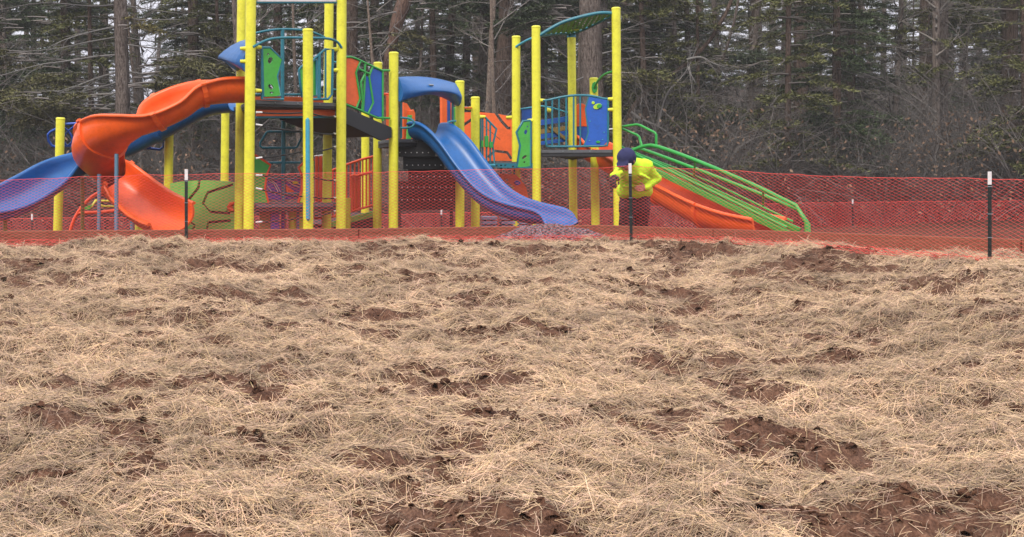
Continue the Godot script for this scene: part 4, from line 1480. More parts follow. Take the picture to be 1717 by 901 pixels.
# ---------------------------------------------------------------- mesh fences and their stakes
# rail: stations of [px, top row, base row, distance]
func net_fence(called: String, label: String, rail: Array, cell_w: float, rows: int, strand: float) -> void:
	var t := thing(called, label, "fence", w(rail[0][0], rail[0][2], rail[0][3]))
	var top := []
	var low := []
	for s in rail:
		top.append(w(s[0], s[1], s[3]))
		low.append(w(s[0], s[2], s[3]))
	top = curve(top, 8)
	low = curve(low, 8)
	# resample by length
	var ln := [0.0]
	for k in range(1, top.size()): ln.append(ln[-1] + top[k].distance_to(top[k - 1]))
	var total: float = ln[-1]
	var n := int(total / cell_w)
	var sn := FastNoiseLite.new()
	sn.seed = 12
	sn.frequency = 0.8
	var grid := []
	for i in n * 2 + 1:
		var s := total * i / (n * 2)
		var k := 0
		while k < ln.size() - 2 and ln[k + 1] < s: k += 1
		var u: float = (s - ln[k]) / (ln[k + 1] - ln[k])
		var a: Vector3 = top[k].lerp(top[k + 1], u)
		var b: Vector3 = low[k].lerp(low[k + 1], u)
		var dir: Vector3 = (top[k + 1] - top[k]).normalized()
		var out := dir.cross(Vector3.UP).normalized()
		var col := []
		for j in rows * 2 + 1:
			var v := float(j) / (rows * 2)
			var p := a.lerp(b, v)
			p += out * (sn.get_noise_2d(s * 1.2, v * 0.9) * 0.05 * v + sn.get_noise_2d(s * 4, v * 3 + 50) * 0.012)
			p.y += sn.get_noise_2d(s * 2.5, v + 90) * 0.012
			p += dir * sn.get_noise_2d(s * 1.5 + 30, v * 2) * 0.02
			col.append(p)
		grid.append(col)
	var mb := MB.new()
	for i in n * 2:
		for j in rows * 2:
			if (i + j) % 2 == 0:
				flat_strand(mb, grid[i][j], grid[i + 1][j + 1], strand)
			else:
				flat_strand(mb, grid[i][j + 1], grid[i + 1][j], strand)
	var net := part("netting", mb, MT.net, t)
	net.set_meta("kind", "stuff")
	# the slack foot of the netting, bunched up on the ground
	mb = MB.new()
	for r in 5:
		for i in n * 2:
			var pts := []
			for e in [i, i + 1]:
				var p: Vector3 = grid[e][rows * 2]
				p += Vector3(sn.get_noise_2d(e * 3.1 + r * 40, r * 7.0) * 0.03, 0.005 + 0.05 * abs(sn.get_noise_2d(e * 1.1, r * 31.0)) + 0.012 * r, 0.015 * r + sn.get_noise_2d(e * 1.7, r * 11.0 + 5) * 0.05)
				pts.append(p)
			flat_strand(mb, pts[0], pts[1], strand * 1.7)
	part("slack_hem", mb, MT.net, t).set_meta("kind", "stuff")
	for edge in [[0, "top_strand"], [rows * 2, "bottom_strand"]]:
		mb = MB.new()
		for i in n * 2:
			flat_strand(mb, grid[i][edge[0]], grid[i + 1][edge[0]], strand * 2.2)
		part(edge[1], mb, MT.net, t)

func flat_strand(mb: MB, a: Vector3, b: Vector3, wd: float) -> void:
	# a thin three-sided strand
	var f := (b - a).normalized()
	var x := f.cross(Vector3.BACK).normalized() * wd / 2
	var z := Vector3(0, 0, wd * 0.3)
	mb.quad_to(a - x, b - x, b + z, a + z, z - x)
	mb.quad_to(a + x, b + x, b + z, a + z, z + x)
	mb.quad_to(a - x, b - x, b + x, a + x, -z)

func stake(px: float, pt: float, pb: float, d: float, label: String, group := "", pxb := 0.0) -> void:
	var top := w(px, pt, d)
	var low := w(pxb if pxb > 0 else px, pb, d)
	var t := thing("fence_stake", label, "stake", low, group)
	var f := (top - low).normalized()
	var foot := low - f * 0.16
	var mb := MB.new()
	var neck := top - f * 0.118
	# tee section: flange toward the lens, stem behind
	mb.beam(foot, neck, 0.034, 0.006, Vector3.BACK)
	mb.beam(foot + Vector3(0, 0, -0.017), neck + Vector3(0, 0, -0.017), 0.006, 0.03, Vector3.BACK)
	part("shaft", mb, MT.tpost, t)
	mb = MB.new()
	mb.beam(neck, top, 0.035, 0.007, Vector3.BACK)
	mb.beam(neck + Vector3(0, 0, -0.017), top + Vector3(0, 0, -0.017), 0.007, 0.031, Vector3.BACK)
	part("painted_tip", mb, MT.white, t)
	var h := foot.distance_to(neck)
	var k := 0.24
	while k < h - 0.02:
		mb = MB.new()
		var p := foot + f * k
		mb.box(p + Vector3(0, 0, 0.007), Vector3(0.012, 0.018, 0.01))
		part("stud", mb, MT.tpost, t)
		k += 0.054
	# wire ties hold the netting
	for q in [0.16, 0.45, 0.7]:
		mb = MB.new()
		var p := top.lerp(low, q)
		mb.box(p + Vector3(0, 0, 0.006), Vector3(0.042, 0.006, 0.012))
		part("wire_tie", mb, MT.grey_steel, t)

func make_fences() -> void:
	# base rows lie a touch under the crest of the bank
	net_fence("safety_fence", "red plastic mesh safety fence along the near timber edging", [[-230, 306, 420, 13.75], [-60, 303, 415, 13.95], [0, 302, 413, 14.0], [150, 297, 411, 14.2], [312, 292.5, 409, 14.4], [500, 291, 408.5, 14.6], [660, 288.5, 406.5, 14.8], [850, 284, 404.5, 15.1], [1000, 281.5, 403, 15.3], [1058, 279, 402, 15.3], [1110, 281.5, 403.5, 15.0], [1200, 285, 407, 14.35], [1400, 296, 421, 13.2], [1660, 300, 443, 12.05], [1800, 305, 455, 11.5]], 0.068, 23, 0.0020)
	stake(312, 284, 409, 14.37, "dark steel fence stake with white tip beside the lime slotted panel")
	stake(1056.5, 274, 403, 15.26, "dark steel fence stake with white tip before the bending worker", "", 1058.5)
	stake(1660, 288, 446, 12.02, "dark steel fence stake with white tip beyond the green railed ramp")
	net_fence("far_safety_fence", "distant red mesh fence low behind the playground at the wood's edge", [[-260, 372, 432, 25.5], [0, 367, 431, 26.0], [300, 364, 424, 26.5], [600, 361, 418, 27.0], [740, 358, 415, 27.3], [1000, 351, 407, 27.8], [1100, 346, 402, 28.0], [1400, 340, 398, 28.4], [1800, 336, 396, 28.8]], 0.08, 12, 0.0042)
	stake(53, 359, 432, 26.0, "far white-tipped stake of the back fence, near the blue chute", "far fence stakes")
	stake(740, 350, 416, 27.2, "far white-tipped stake of the back fence, seen below the perforated steps", "far fence stakes")
	stake(1081, 341, 404, 27.9, "far white-tipped stake of the back fence, seen beside the worker's leg", "far fence stakes")
	stake(1430, 334, 400, 28.3, "far white-tipped stake of the back fence, beyond the foot of the green ramp", "far fence stakes")

# ---------------------------------------------------------------- woods
var fr: RandomNumberGenerator

func trunk_mesh(path: Array, radii: Array, sides := 12, lumps := 0.10) -> ArrayMesh:
	var mb := MB.new()
	var pts := curve(path, 5)
	var rr := []
	for k in pts.size():
		var u := float(k) / (pts.size() - 1) * (radii.size() - 1)
		var i := int(min(u, radii.size() - 2))
		rr.append(lerp(radii[i], radii[i + 1], u - i))
	var fs := MB.frames_along(pts)
	var prs := []
	for k in pts.size():
		var p := PackedVector2Array()
		for j in sides:
			var a := TAU * j / sides
			var q: float = rr[k] * (1.0 + gn.get_noise_3d(cos(a) * 1.5, pts[k].y * 0.8 + path[0].x, sin(a) * 1.5) * lumps * 2.0)
			p.append(Vector2(cos(a), sin(a)) * q)
		prs.append(p)
	mb.sweep(fs, prs, true, false)
	return mb.mesh()

func twig(mb: MB, p: Vector3, dir: Vector3, ln: float, r: float, depth: int, droop: float, sides := 3) -> void:
	var n := 4 if depth > 0 else 2
	var pts := [p]
	var d := dir.normalized()
	var kids := []
	for k in n:
		d = (d + Vector3(fr.randf_range(-0.16, 0.16), fr.randf_range(-0.14, 0.14) - droop, fr.randf_range(-0.16, 0.16))).normalized()
		var q: Vector3 = pts[-1] + d * ln / n
		pts.append(q)
		if depth > 0 and k > 0:
			kids.append([q, d])
	var rr := []
	for k in pts.size(): rr.append(r * (1.0 - 0.72 * k / (pts.size() - 1)))
	mb.tube(pts, rr, sides + (1 if r > 0.015 else 0), false)
	for q in kids:
		for m in 2:
			if fr.randf() < 0.8:
				var side := Vector3(fr.randf_range(-1, 1), fr.randf_range(-0.5, 0.7), fr.randf_range(-1, 1))
				twig(mb, q[0], q[1] + side * 0.9, ln * fr.randf_range(0.3, 0.55), r * 0.5, depth - 1, droop, 3)

func twig_tone() -> Color:
	var g := fr.randf_range(0.09, 0.21)
	return Color(g * 1.08, g * 0.96, g * 0.88)

# flat sprays of needles on a bough; dir is horizontal
func bough(nb: MB, tb: MB, p: Vector3, dir: Vector3, ln: float, tone: Color) -> void:
	var pts := []
	var side := dir.cross(Vector3.UP).normalized()
	for k in 6:
		var u := k / 5.0
		pts.append(p + dir * ln * u + Vector3(0, ln * (0.10 * u - 0.26 * u * u), 0) + side * sin(u * 5 + p.y * 9) * 0.05)
	tb.col = twig_tone()
	tb.tube(pts, [0.02, 0.017, 0.014, 0.011, 0.008, 0.004], 4, false)
	var n := int(ln / 0.085)
	for k in range(1, n + 1):
		var u := float(k) / n
		if u < 0.22: continue
		var i := int(min(u * 5, 4))
		var c: Vector3 = pts[i].lerp(pts[i + 1], u * 5 - i)
		for s in [-1, 1]:
			var tl: float = (0.18 + 0.55 * (1.0 - u)) * fr.randf_range(0.5, 1.1) * min(ln, 1.6) * 0.7
			var td: Vector3 = (side * s * fr.randf_range(0.7, 1.0) + dir * 0.7 + Vector3(0, fr.randf_range(-0.18, 0.12), 0)).normalized()
			var nt := int(tl / 0.07) + 1
			for q in nt:
				tuft(nb, c + td * tl * (q + 1.0) / nt, td, tone)

func tuft(nb: MB, c: Vector3, td: Vector3, tone: Color) -> void:
	nb.col = tone * fr.randf_range(0.6, 1.35)
	for m in 6:
		var nd := (td + Vector3(fr.randf_range(-1, 1), fr.randf_range(-0.75, 0.75), fr.randf_range(-1, 1)) * 0.85).normalized()
		var l := fr.randf_range(0.07, 0.13)
		var sd := nd.cross(Vector3(fr.randf_range(-1, 1), fr.randf_range(-1, 1), fr.randf_range(-1, 1))).normalized() * fr.randf_range(0.006, 0.012)
		var k := nb.v.size()
		var nn := nd.cross(sd).normalized()
		if nn.y < 0: nn = -nn
		nn = (nn + Vector3.UP * 0.5).normalized()
		nb.vert(c - sd, nn); nb.vert(c + sd, nn); nb.vert(c + nd * l, nn)
		nb.ix.append_array([k, k + 1, k + 2])

# kind: where its live boughs start and how dense; shared between copies
func pine(h: float, r: float, dead_from: float, live_from: float, spread: float, tone: Color, dens := 1.0) -> Dictionary:
	var lean := Vector3(fr.randf_range(-0.25, 0.25), 0, fr.randf_range(-0.25, 0.25))
	var path := [Vector3(0, -0.4, 0), Vector3(0, 1.2, 0) + lean * 0.1, Vector3(0, h * 0.35, 0) + lean * 0.6, Vector3(0, h * 0.7, 0) + lean * 1.2, Vector3(0, h, 0) + lean * 1.4]
	var trunk := trunk_mesh(path, [r * 1.25, r, r * 0.85, r * 0.5, r * 0.1], 10)
	var tb := MB.new()
	var nb := MB.new()
	var y := dead_from
	while y < h - 0.3:
		var u := y / h
		var c := lean * 1.3 * u + Vector3(0, y, 0)
		var k := fr.randi_range(2, 4)
		for j in k:
			var a := fr.randf() * TAU
			var dir := Vector3(cos(a), 0, sin(a))
			var ln: float = spread * fr.randf_range(0.55, 1.1) * (1.0 - 0.65 * max(0.0, (y - live_from) / (h - live_from)))
			if y < live_from or fr.randf() < 0.18:
				tb.col = twig_tone()
				twig(tb, c, dir + Vector3(0, fr.randf_range(-0.1, 0.25), 0), ln * 0.95, 0.016, 2 if y < 7.0 else 1, 0.06, 3)
			else:
				bough(nb, tb, c, dir, ln, tone)
		y += fr.randf_range(0.22, 0.42) * (1.0 if y < 7.5 else 1.7) / dens
	return {"trunk": trunk, "branches": tb.mesh(), "crown": nb.mesh() if nb.v.size() else null}

func bare_tree(h: float, r: float) -> Dictionary:
	var lean := Vector3(fr.randf_range(-0.9, 0.9), 0, fr.randf_range(-0.6, 0.6))
	var path := [Vector3(0, -0.3, 0), Vector3(0, h * 0.25, 0) + lean * 0.2, Vector3(fr.randf_range(-0.1, 0.1), h * 0.55, 0) + lean * 0.6, Vector3(0, h, 0) + lean]
	var trunk := trunk_mesh(path, [r * 1.2, r, r * 0.7, r * 0.15], 8, 0.06)
	var tb := MB.new()
	var y := h * 0.12
	while y < h:
		var u := y / h
		var a := fr.randf() * TAU
		tb.col = twig_tone()
		twig(tb, lean * u * u * 0.95 + Vector3(0, y, 0), Vector3(cos(a), fr.randf_range(0.25, 1.1), sin(a)), (1.0 - u * 0.6) * fr.randf_range(0.8, 1.9), r * 0.28, 3 if y < 6 else 2, -0.02, 3)
		y += fr.randf_range(0.15, 0.4)
	return {"trunk": trunk, "branches": tb.mesh(), "crown": null}

func tree(called: String, parts: Dictionary, label: String, at: Vector3, turn: float, size: float, bark: Material, group := "") -> Node3D:
	var t := thing(called, label, "tree", at, group)
	t.rotation.y = turn
	t.scale = Vector3.ONE * size
	for q in ["trunk", "branches", "crown"]:
		if parts.get(q) == null: continue
		var o := MeshInstance3D.new()
		o.mesh = parts[q]
		o.material_override = bark if q == "trunk" else (MT.twig if q == "branches" else MT.needle)
		o.name = q
		if q != "trunk": o.set_meta("kind", "stuff")
		t.add_child(o, true)
	return t

func where_in_wood(px: float, d: float) -> String:
	var marks := [[-100, "left of the long blue chute"], [50, "behind the long blue chute"], [210, "behind the orange curved slide"], [390, "behind the blue tower hood"], [500, "behind the tallest tower"], [610, "behind the sloping bridge"], [720, "behind the wide slide"], [830, "behind the slotted orange panel"], [960, "behind the canopy tower"], [1100, "behind the bent green handrails"], [1280, "behind the green ramp's foot"], [1460, "beyond the green ramp"], [1660, "behind the last fence stake"], [1820, "past the last fence stake"]]
	var best: Array = marks[0]
	for m in marks:
		if abs(m[0] - px) < abs(best[0] - px): best = m
	return ("at wood's edge " if d < 34.0 else ("inside wood " if d < 46.0 else "deep in wood ")) + best[1]

func spot(px: float, d: float) -> Vector3:
	var x := (px - CX) * d / F
	return Vector3(x, ground_y(x, d) - 0.05, -d)

func make_forest() -> void:
	fr = RandomNumberGenerator.new()
	fr.seed = 2024
	var olive := Color(0.175, 0.18, 0.062)
	var deep := Color(0.098, 0.135, 0.06)
	var kinds := []
	kinds.append({"p": pine(15.0, 0.17, 0.8, 3.2, 2.1, olive), "called": "pine_tree", "bark": MT.bark, "label": "tall olive pine with dead lower twigs, "})
	kinds.append({"p": pine(13.0, 0.13, 0.6, 1.6, 2.1, deep, 1.25), "called": "pine_tree", "bark": MT.bark_dark, "label": "dark green pine with low boughs, "})
	kinds.append({"p": pine(16.0, 0.2, 1.2, 4.6, 2.3, olive), "called": "pine_tree", "bark": MT.bark_dark, "label": "high-crowned pine with bare dark trunk, "})
	kinds.append({"p": pine(9.0, 0.075, 0.4, 1.1, 1.6, olive, 1.3), "called": "young_pine", "bark": MT.bark_dark, "label": "young slender pine boughed to the ground, "})
	kinds.append({"p": bare_tree(11.0, 0.10), "called": "bare_tree", "bark": MT.bark, "label": "leafless grey tree with fine twigs, "})
	kinds.append({"p": bare_tree(7.0, 0.055), "called": "bare_sapling", "bark": MT.bark_pale, "label": "leafless pale sapling with upright twigs, "})

	# --- trees that can be told apart
	big_pines()

	# --- the rest of the wood, in staggered belts
	var n := 0
	var taken := [Vector2(-5.3, 30), Vector2(0.8, 32), Vector2(3.2, 31), Vector2(5.2, 30)]
	var belts := [[29.5, 33.0, 16], [33.0, 38.0, 24], [38.0, 46.0, 32], [46.0, 58.0, 38], [58.0, 84.0, 52]]
	for b in belts:
		for i in b[2]:
			var d := fr.randf_range(b[0], b[1])
			var px: float = lerp(-170.0, 1890.0, (i + fr.randf_range(0.1, 0.9)) / b[2])
			var x := (px - CX) * d / F
			var ok := true
			for q in taken:
				if q.distance_to(Vector2(x, d)) < 0.9: ok = false
			if not ok: continue
			taken.append(Vector2(x, d))
			var pick := fr.randf()
			var k := 0
			if b[0] < 33.0: k = [1, 3, 5, 4, 3, 5][int(pick * 5.99)] if px < 1000 else [1, 3, 3, 4, 3, 1][int(pick * 5.99)]
			else: k = [0, 1, 2, 3, 4, 4, 2, 1][int(pick * 7.99)]
			var kd: Dictionary = kinds[k]
			tree(kd.called, kd.p, kd.label + where_in_wood(px, d), spot(px, d), fr.randf() * TAU, fr.randf_range(0.8, 1.2), kd.bark, ["tall olive pines of the wood", "dark low-boughed pines of the wood", "high-crowned pines of the wood", "young pines of the wood", "leafless trees of the wood", "pale saplings of the wood"][k])
			n += 1
	# --- brush under the trees: nobody could count it
	var bush := []
	for v in 3:
		var tb := MB.new()
		for k in 16:
			tb.col = twig_tone() * 0.7
			var a := fr.randf() * TAU
			twig(tb, Vector3(fr.randf_range(-0.5, 0.5), -0.05, fr.randf_range(-0.5, 0.5)), Vector3(cos(a) * 0.7, fr.randf_range(0.5, 1.4), sin(a) * 0.7), fr.randf_range(0.7, 1.7), 0.009, 2, 0.03, 3)
		for k in 150:     # dead leaves still hanging on
			tb.col = Color(0.20, 0.125, 0.08) * fr.randf_range(0.5, 1.2)
			var c := Vector3(fr.randf_range(-0.9, 0.9), fr.randf_range(0.0, 1.3), fr.randf_range(-0.9, 0.9))
			var u := Vector3(fr.randf_range(-1, 1), fr.randf_range(-1, 1), fr.randf_range(-1, 1)).normalized() * 0.028
			var q := u.cross(Vector3(fr.randf_range(-1, 1), fr.randf_range(-1, 1), fr.randf_range(-1, 1))).normalized() * 0.014
			tb.tri(c - u, c + q, c + u); tb.tri(c - u, c + u, c - q)
		bush.append(tb.mesh())
	var holder := thing("undergrowth", "tangle of bare grey-brown brush under the trees", "brush", Vector3(0, 0, -34))
	holder.set_meta("kind", "stuff")
	for v in 3:
		var mm := MultiMesh.new()
		mm.transform_format = MultiMesh.TRANSFORM_3D
		mm.mesh = bush[v]
		mm.instance_count = 220
		for k in 220:
			var d := 29.5 + 48.0 * pow(fr.randf(), 1.7)
			var px := fr.randf_range(-120, 1850)
			mm.set_instance_transform(k, Transform3D(Basis.from_euler(Vector3(fr.randf_range(-0.2, 0.2), fr.randf() * TAU, 0)).scaled(Vector3.ONE * fr.randf_range(0.7, 2.1)), spot(px, d)))
		var mi := MultiMeshInstance3D.new()
		mi.multimesh = mm
		mi.material_override = MT.twig
		mi.name = "brush_stems"
		mi.set_meta("kind", "stuff")
		holder.add_child(mi, true)
		mi.position = -holder.position

func long_branch(t: Node3D, pts: Array, r: float) -> void:
	var mb := MB.new()
	var g := fr.randf_range(0.11, 0.18)
	mb.col = Color(g * 1.04, g * 0.98, g * 0.93)
	var p := curve(pts, 4)
	var rr := []
	for k in p.size(): rr.append(r * (1.0 - 0.75 * k / (p.size() - 1)))
	mb.tube(p, rr, 5, false)
	for k in range(3, p.size(), 2):
		var d: Vector3 = p[k] - p[k - 1]
		twig(mb, p[k], d.normalized() + Vector3(fr.randf_range(-0.6, 0.6), fr.randf_range(-0.8, 0.6), fr.randf_range(-0.6, 0.6)), fr.randf_range(0.25, 0.7), r * 0.35, 1, 0.05)
	part("branch", mb, MT.twig, t)

func foliage_clump(t: Node3D, px: float, py: float, d: float, ln: float, tone: Color, dirx: float) -> void:
	var nb := MB.new()
	var tb := MB.new()
	for k in 5:
		bough(nb, tb, w(px, py, d) + Vector3(fr.randf_range(-0.25, 0.25), fr.randf_range(-0.16, 0.16), fr.randf_range(-0.5, 0.5)), Vector3(dirx, fr.randf_range(-0.08, 0.08), fr.randf_range(-0.35, 0.35)).normalized(), ln * fr.randf_range(0.7, 1.1), tone)
	var o := part("crown", nb, MT.needle, t)
	o.set_meta("kind", "stuff")
	part("branch", tb, MT.twig, t)

func big_trunk(called: String, label: String, pxs: Array, d: float, bark: Material, h: float) -> Node3D:
	# pxs: [px, py, width in px] going up; the trunk carries on above the picture
	var base := spot(pxs[0][0], d)
	var t := thing(called, label, "tree", base)
	var path := [Vector3(base.x, base.y - 0.3, -d)]
	var rad := [pxs[0][2] * d / F / 2 * 1.3]
	for q in pxs:
		path.append(w(q[0], q[1], d)); rad.append(q[2] * d / F / 2)
	var a: Vector3 = path[-1]
	var b: Vector3 = path[-2]
	var dir := (a - b).normalized()
	path.append(a + dir * 2.5); rad.append(rad[-1] * 0.92)
	path.append(a + dir * 5 + Vector3(0, h * 0.5, 0)); rad.append(rad[-1] * 0.6)
	path.append(a + dir * 6 + Vector3(0, h, 0)); rad.append(0.03)
	put("trunk", trunk_mesh(path, rad, 16), bark, t)
	return t

func high_crown(t: Node3D, x: float, d: float, y0: float, y1: float, tone: Color) -> void:
	var nb := MB.new()
	var tb := MB.new()
	var y := y0
	while y < y1:
		for j in 3:
			var a := fr.randf() * TAU
			bough(nb, tb, Vector3(x, y, -d), Vector3(cos(a), 0, sin(a)), 2.3 * (1.15 - (y - y0) / (y1 - y0)), tone)
		y += 0.5
	var o := part("crown", nb, MT.needle, t)
	o.set_meta("kind", "stuff")
	part("branches", tb, MT.twig, t).set_meta("kind", "stuff")

func big_pines() -> void:
	var olive := Color(0.19, 0.18, 0.07)
	var deep := Color(0.09, 0.118, 0.06)
	# the grey pine with whorls of long dead branches
	var t := big_trunk("pine_tree", "grey pine trunk with long bare drooping branches behind the curved slide", [[207, 330, 28], [205.5, 180, 24.5], [203.5, 90, 22.5], [201, 0, 20.5]], 30.0, MT.bark, 9.0)
	for q in [[[197, 62], [150, 70], [90, 82], [10, 89]], [[197, 92], [160, 95], [100, 104], [60, 110], [-10, 130]], [[197, 121], [165, 130], [130, 143], [95, 154]], [[198, 138], [160, 148], [125, 155], [92, 154]], [[200, 153], [180, 160], [145, 172]], [[203, 184], [185, 192], [167, 200]], [[192, 175], [178, 178], [165, 186]], [[195, 44], [150, 54], [110, 66], [80, 80]], [[195, 8], [150, 10], [70, 5], [-10, 18]]]:
		var p := []
		for e in q: p.append(w(e[0], e[1], 30.0 - 0.9 * (197 - e[0]) / 200.0))
		long_branch(t, p, 0.024)
	for q in [[[212, 75], [250, 80], [300, 88], [345, 95]], [[213, 120], [240, 124], [265, 127], [300, 133]], [[213, 138], [245, 146], [272, 158]], [[212, 10], [250, 16], [310, 24]], [[213, 30], [240, 33], [300, 33]], [[212, 178], [235, 184], [260, 196]], [[212, 63], [240, 68], [275, 70]]]:
		var p := []
		for e in q: p.append(w(e[0], e[1], 30.0 - 0.7 * (e[0] - 212) / 150.0))
		long_branch(t, p, 0.021)
	foliage_clump(t, 170, 172, 29.3, 1.9, olive, -1.0)
	foliage_clump(t, 130, 185, 29.0, 1.6, olive, -1.0)
	foliage_clump(t, 70, 160, 29.0, 1.4, olive, -1.0)
	foliage_clump(t, 195, 38, 29.4, 1.0, Color(0.2, 0.17, 0.05), 1.0)
	foliage_clump(t, 225, 118, 29.5, 1.7, olive, 1.0)
	foliage_clump(t, 230, 145, 29.3, 1.6, olive, 1.0)
	foliage_clump(t, 300, 150, 30.0, 1.5, olive, 1.0)
	high_crown(t, w(200, 0, 30).x, 30.0, 6.0, 11.0, deep)
	for q in [[20, 40, -1.0], [60, 95, -1.0], [90, 30, -1.0], [20, 130, -1.0], [110, 120, -1.0], [290, 60, 1.0], [320, 95, 1.0], [255, 95, 1.0], [300, 118, 1.0], [150, 140, -1.0], [60, 205, 1.0]]:
		foliage_clump(t, q[0], q[1], fr.randf_range(30.5, 33.0), fr.randf_range(1.2, 1.9), olive if fr.randf() < 0.6 else deep * 1.2, q[2])
	# the very thick pine behind the canopy tower
	t = big_trunk("pine_tree", "very thick grey-brown pine trunk behind the canopy tower", [[1000, 330, 46], [993, 150, 38], [991, 70, 37.5], [990, 0, 36]], 31.0, MT.bark, 11.0)
	for q in [[[1012, 60], [1040, 52], [1075, 40], [1110, 30]], [[1010, 90], [1030, 85], [1060, 80]], [[978, 130], [950, 138], [905, 128], [880, 118]], [[976, 40], [950, 30], [920, 12]]]:
		var p := []
		for e in q: p.append(w(e[0], e[1], 30.6))
		long_branch(t, p, 0.024)
	foliage_clump(t, 960, 20, 30.4, 1.8, deep, -1.0)
	foliage_clump(t, 940, 40, 30.4, 1.6, deep, -1.0)
	foliage_clump(t, 1018, 135, 30.4, 1.3, olive, 1.0)
	high_crown(t, w(990, 0, 31).x, 31.0, 6.5, 12.0, deep)
	# the leaning reddish trunk
	t = big_trunk("pine_tree", "leaning reddish trunk with a torn scar above the sloping bridge", [[648, 330, 22], [650, 130, 17], [656, 78, 17], [668, 30, 23], [680, -5, 26]], 32.0, MT.bark_red, 8.0)
	for q in [[[652, 62], [640, 75], [615, 90], [585, 105]], [[660, 45], [690, 62], [720, 70], [770, 78]], [[655, 88], [690, 96], [740, 92]], [[650, 100], [680, 118], [730, 120], [780, 135]], [[664, 20], [640, 25], [600, 42], [570, 60]]]:
		var p := []
		for e in q: p.append(w(e[0], e[1], 31.6))
		long_branch(t, p, 0.021)
	foliage_clump(t, 640, 66, 31.2, 1.1, olive, 1.0)
	foliage_clump(t, 700, 6, 31.4, 1.5, deep, 1.0)
	foliage_clump(t, 600, 45, 31.4, 1.4, olive, -1.0)
	# slimmer trunks round the middle
	var slim := [
		["bare_tree", "straight dark grey trunk behind the middle platform", [[749, 320, 17], [752, 150, 14.5], [756, 60, 13], [760, 0, 12]], 35.0, MT.bark_dark],
		["bare_tree", "slim pale grey trunk rising beside the corner platform's orange panel", [[812, 320, 11], [818, 190, 10], [823, 90, 9], [828, 0, 8.5]], 31.0, MT.bark_pale],
		["pine_tree", "broad dark trunk close behind the slotted orange panel", [[843, 320, 34], [842, 170, 29], [846, 80, 27], [850, 0, 25]], 33.0, MT.bark_dark],
		["bare_tree", "thin pale trunk rising behind the sloping bridge's posts", [[652, 320, 10], [645, 150, 9], [638, 60, 8], [631, 0, 8]], 36.0, MT.bark_pale],
		["pine_tree", "straight dark trunk right of the canopy tower", [[1087, 330, 14], [1085, 170, 12], [1085, 80, 11], [1087, 0, 11]], 36.0, MT.bark_dark],
		["bare_tree", "crooked dark stem curving over beside the bent green handrails", [[1052, 330, 15], [1054, 225, 13], [1058, 190, 11], [1070, 170, 9], [1090, 150, 7]], 31.0, MT.bark_dark],
		["bare_tree", "faint pale trunk well behind the thick pine", [[1075, 320, 13], [1082, 150, 12], [1088, 60, 11], [1094, 0, 10]], 44.0, MT.bark_pale],
		["pine_tree", "thin dark trunk behind the tall tower's blue hood", [[384, 320, 9], [383, 120, 8], [381, 60, 8], [380, 0, 7]], 38.0, MT.bark_dark],
		["bare_tree", "thin dark leaning trunk between hood and curved slide", [[368, 320, 8], [366, 120, 7], [362, 50, 6], [352, 0, 6]], 40.0, MT.bark_dark],
		["bare_tree", "thin straight trunk over the blue hood of the middle platform", [[704, 320, 6], [705, 130, 5], [707, 60, 4.5], [708, 0, 4]], 34.0, MT.bark],
		["pine_tree", "dark trunk standing among low boughs beyond the green ramp", [[1152, 330, 12], [1153, 200, 10], [1155, 100, 9], [1150, 0, 8]], 38.0, MT.bark_dark],
		["bare_tree", "greyish forked stem beyond the green ramp's lower end", [[1188, 330, 9], [1184, 230, 8], [1180, 190, 7], [1192, 150, 5]], 33.0, MT.bark]]
	for s in slim:
		t = big_trunk(s[0], s[1], s[2], s[3], s[4], 8.0)
		var mb := MB.new()
		for k in 16:
			mb.col = twig_tone()
			var py := fr.randf_range(-20, 260)
			var x: float = s[2][1][0]
			var best := 1e9
			for q in s[2]:
				if abs(q[1] - py) < best:
					best = abs(q[1] - py); x = q[0]
			var a := fr.randf() * TAU
			twig(mb, w(x, py, s[3]), Vector3(cos(a), fr.randf_range(-0.2, 0.5), sin(a)), fr.randf_range(0.6, 1.8), 0.014, 2, 0.03)
		part("branches", mb, MT.twig, t).set_meta("kind", "stuff")
		if s[2][0][0] > 1080 and s[0] == "pine_tree":
			for q in 9:
				foliage_clump(t, s[2][0][0] + fr.randf_range(-35, 60), fr.randf_range(15, 215), s[3] - fr.randf_range(0.5, 4.0), fr.randf_range(1.2, 1.8), deep * 1.15 if q % 3 else olive, 1.0 if q % 2 else -1.0)
		if s[0] == "pine_tree": high_crown(t, w(s[2][-1][0], 0, s[3]).x, s[3], 5.2, 9.5, deep)
	# the snapped limb hung up at the right
	t = thing("dead_limb", "long grey fallen limb leaning down behind the bent green handrails", "branch", w(1220, 330, 30.0))
	for q in [[[1058, 188, 30.4], [1080, 202, 30.3], [1105, 213, 30.2], [1140, 236, 30.1], [1185, 268, 30.0], [1225, 300, 30.0], [1260, 372, 30.0]], [[1104, 212, 30.2], [1107, 195, 30.2], [1113, 172, 30.2], [1122, 152, 30.2], [1140, 133, 30.2], [1155, 112, 30.2], [1168, 80, 30.2]], [[1155, 112, 30.2], [1158, 124, 30.1], [1166, 138, 30.1]], [[1152, 100, 30.2], [1175, 96, 30.1], [1195, 106, 30.1], [1215, 112, 30.1]]]:
		var p := []
		for e in q: p.append(w(e[0], e[1], e[2]))
		long_branch(t, p, 0.034)

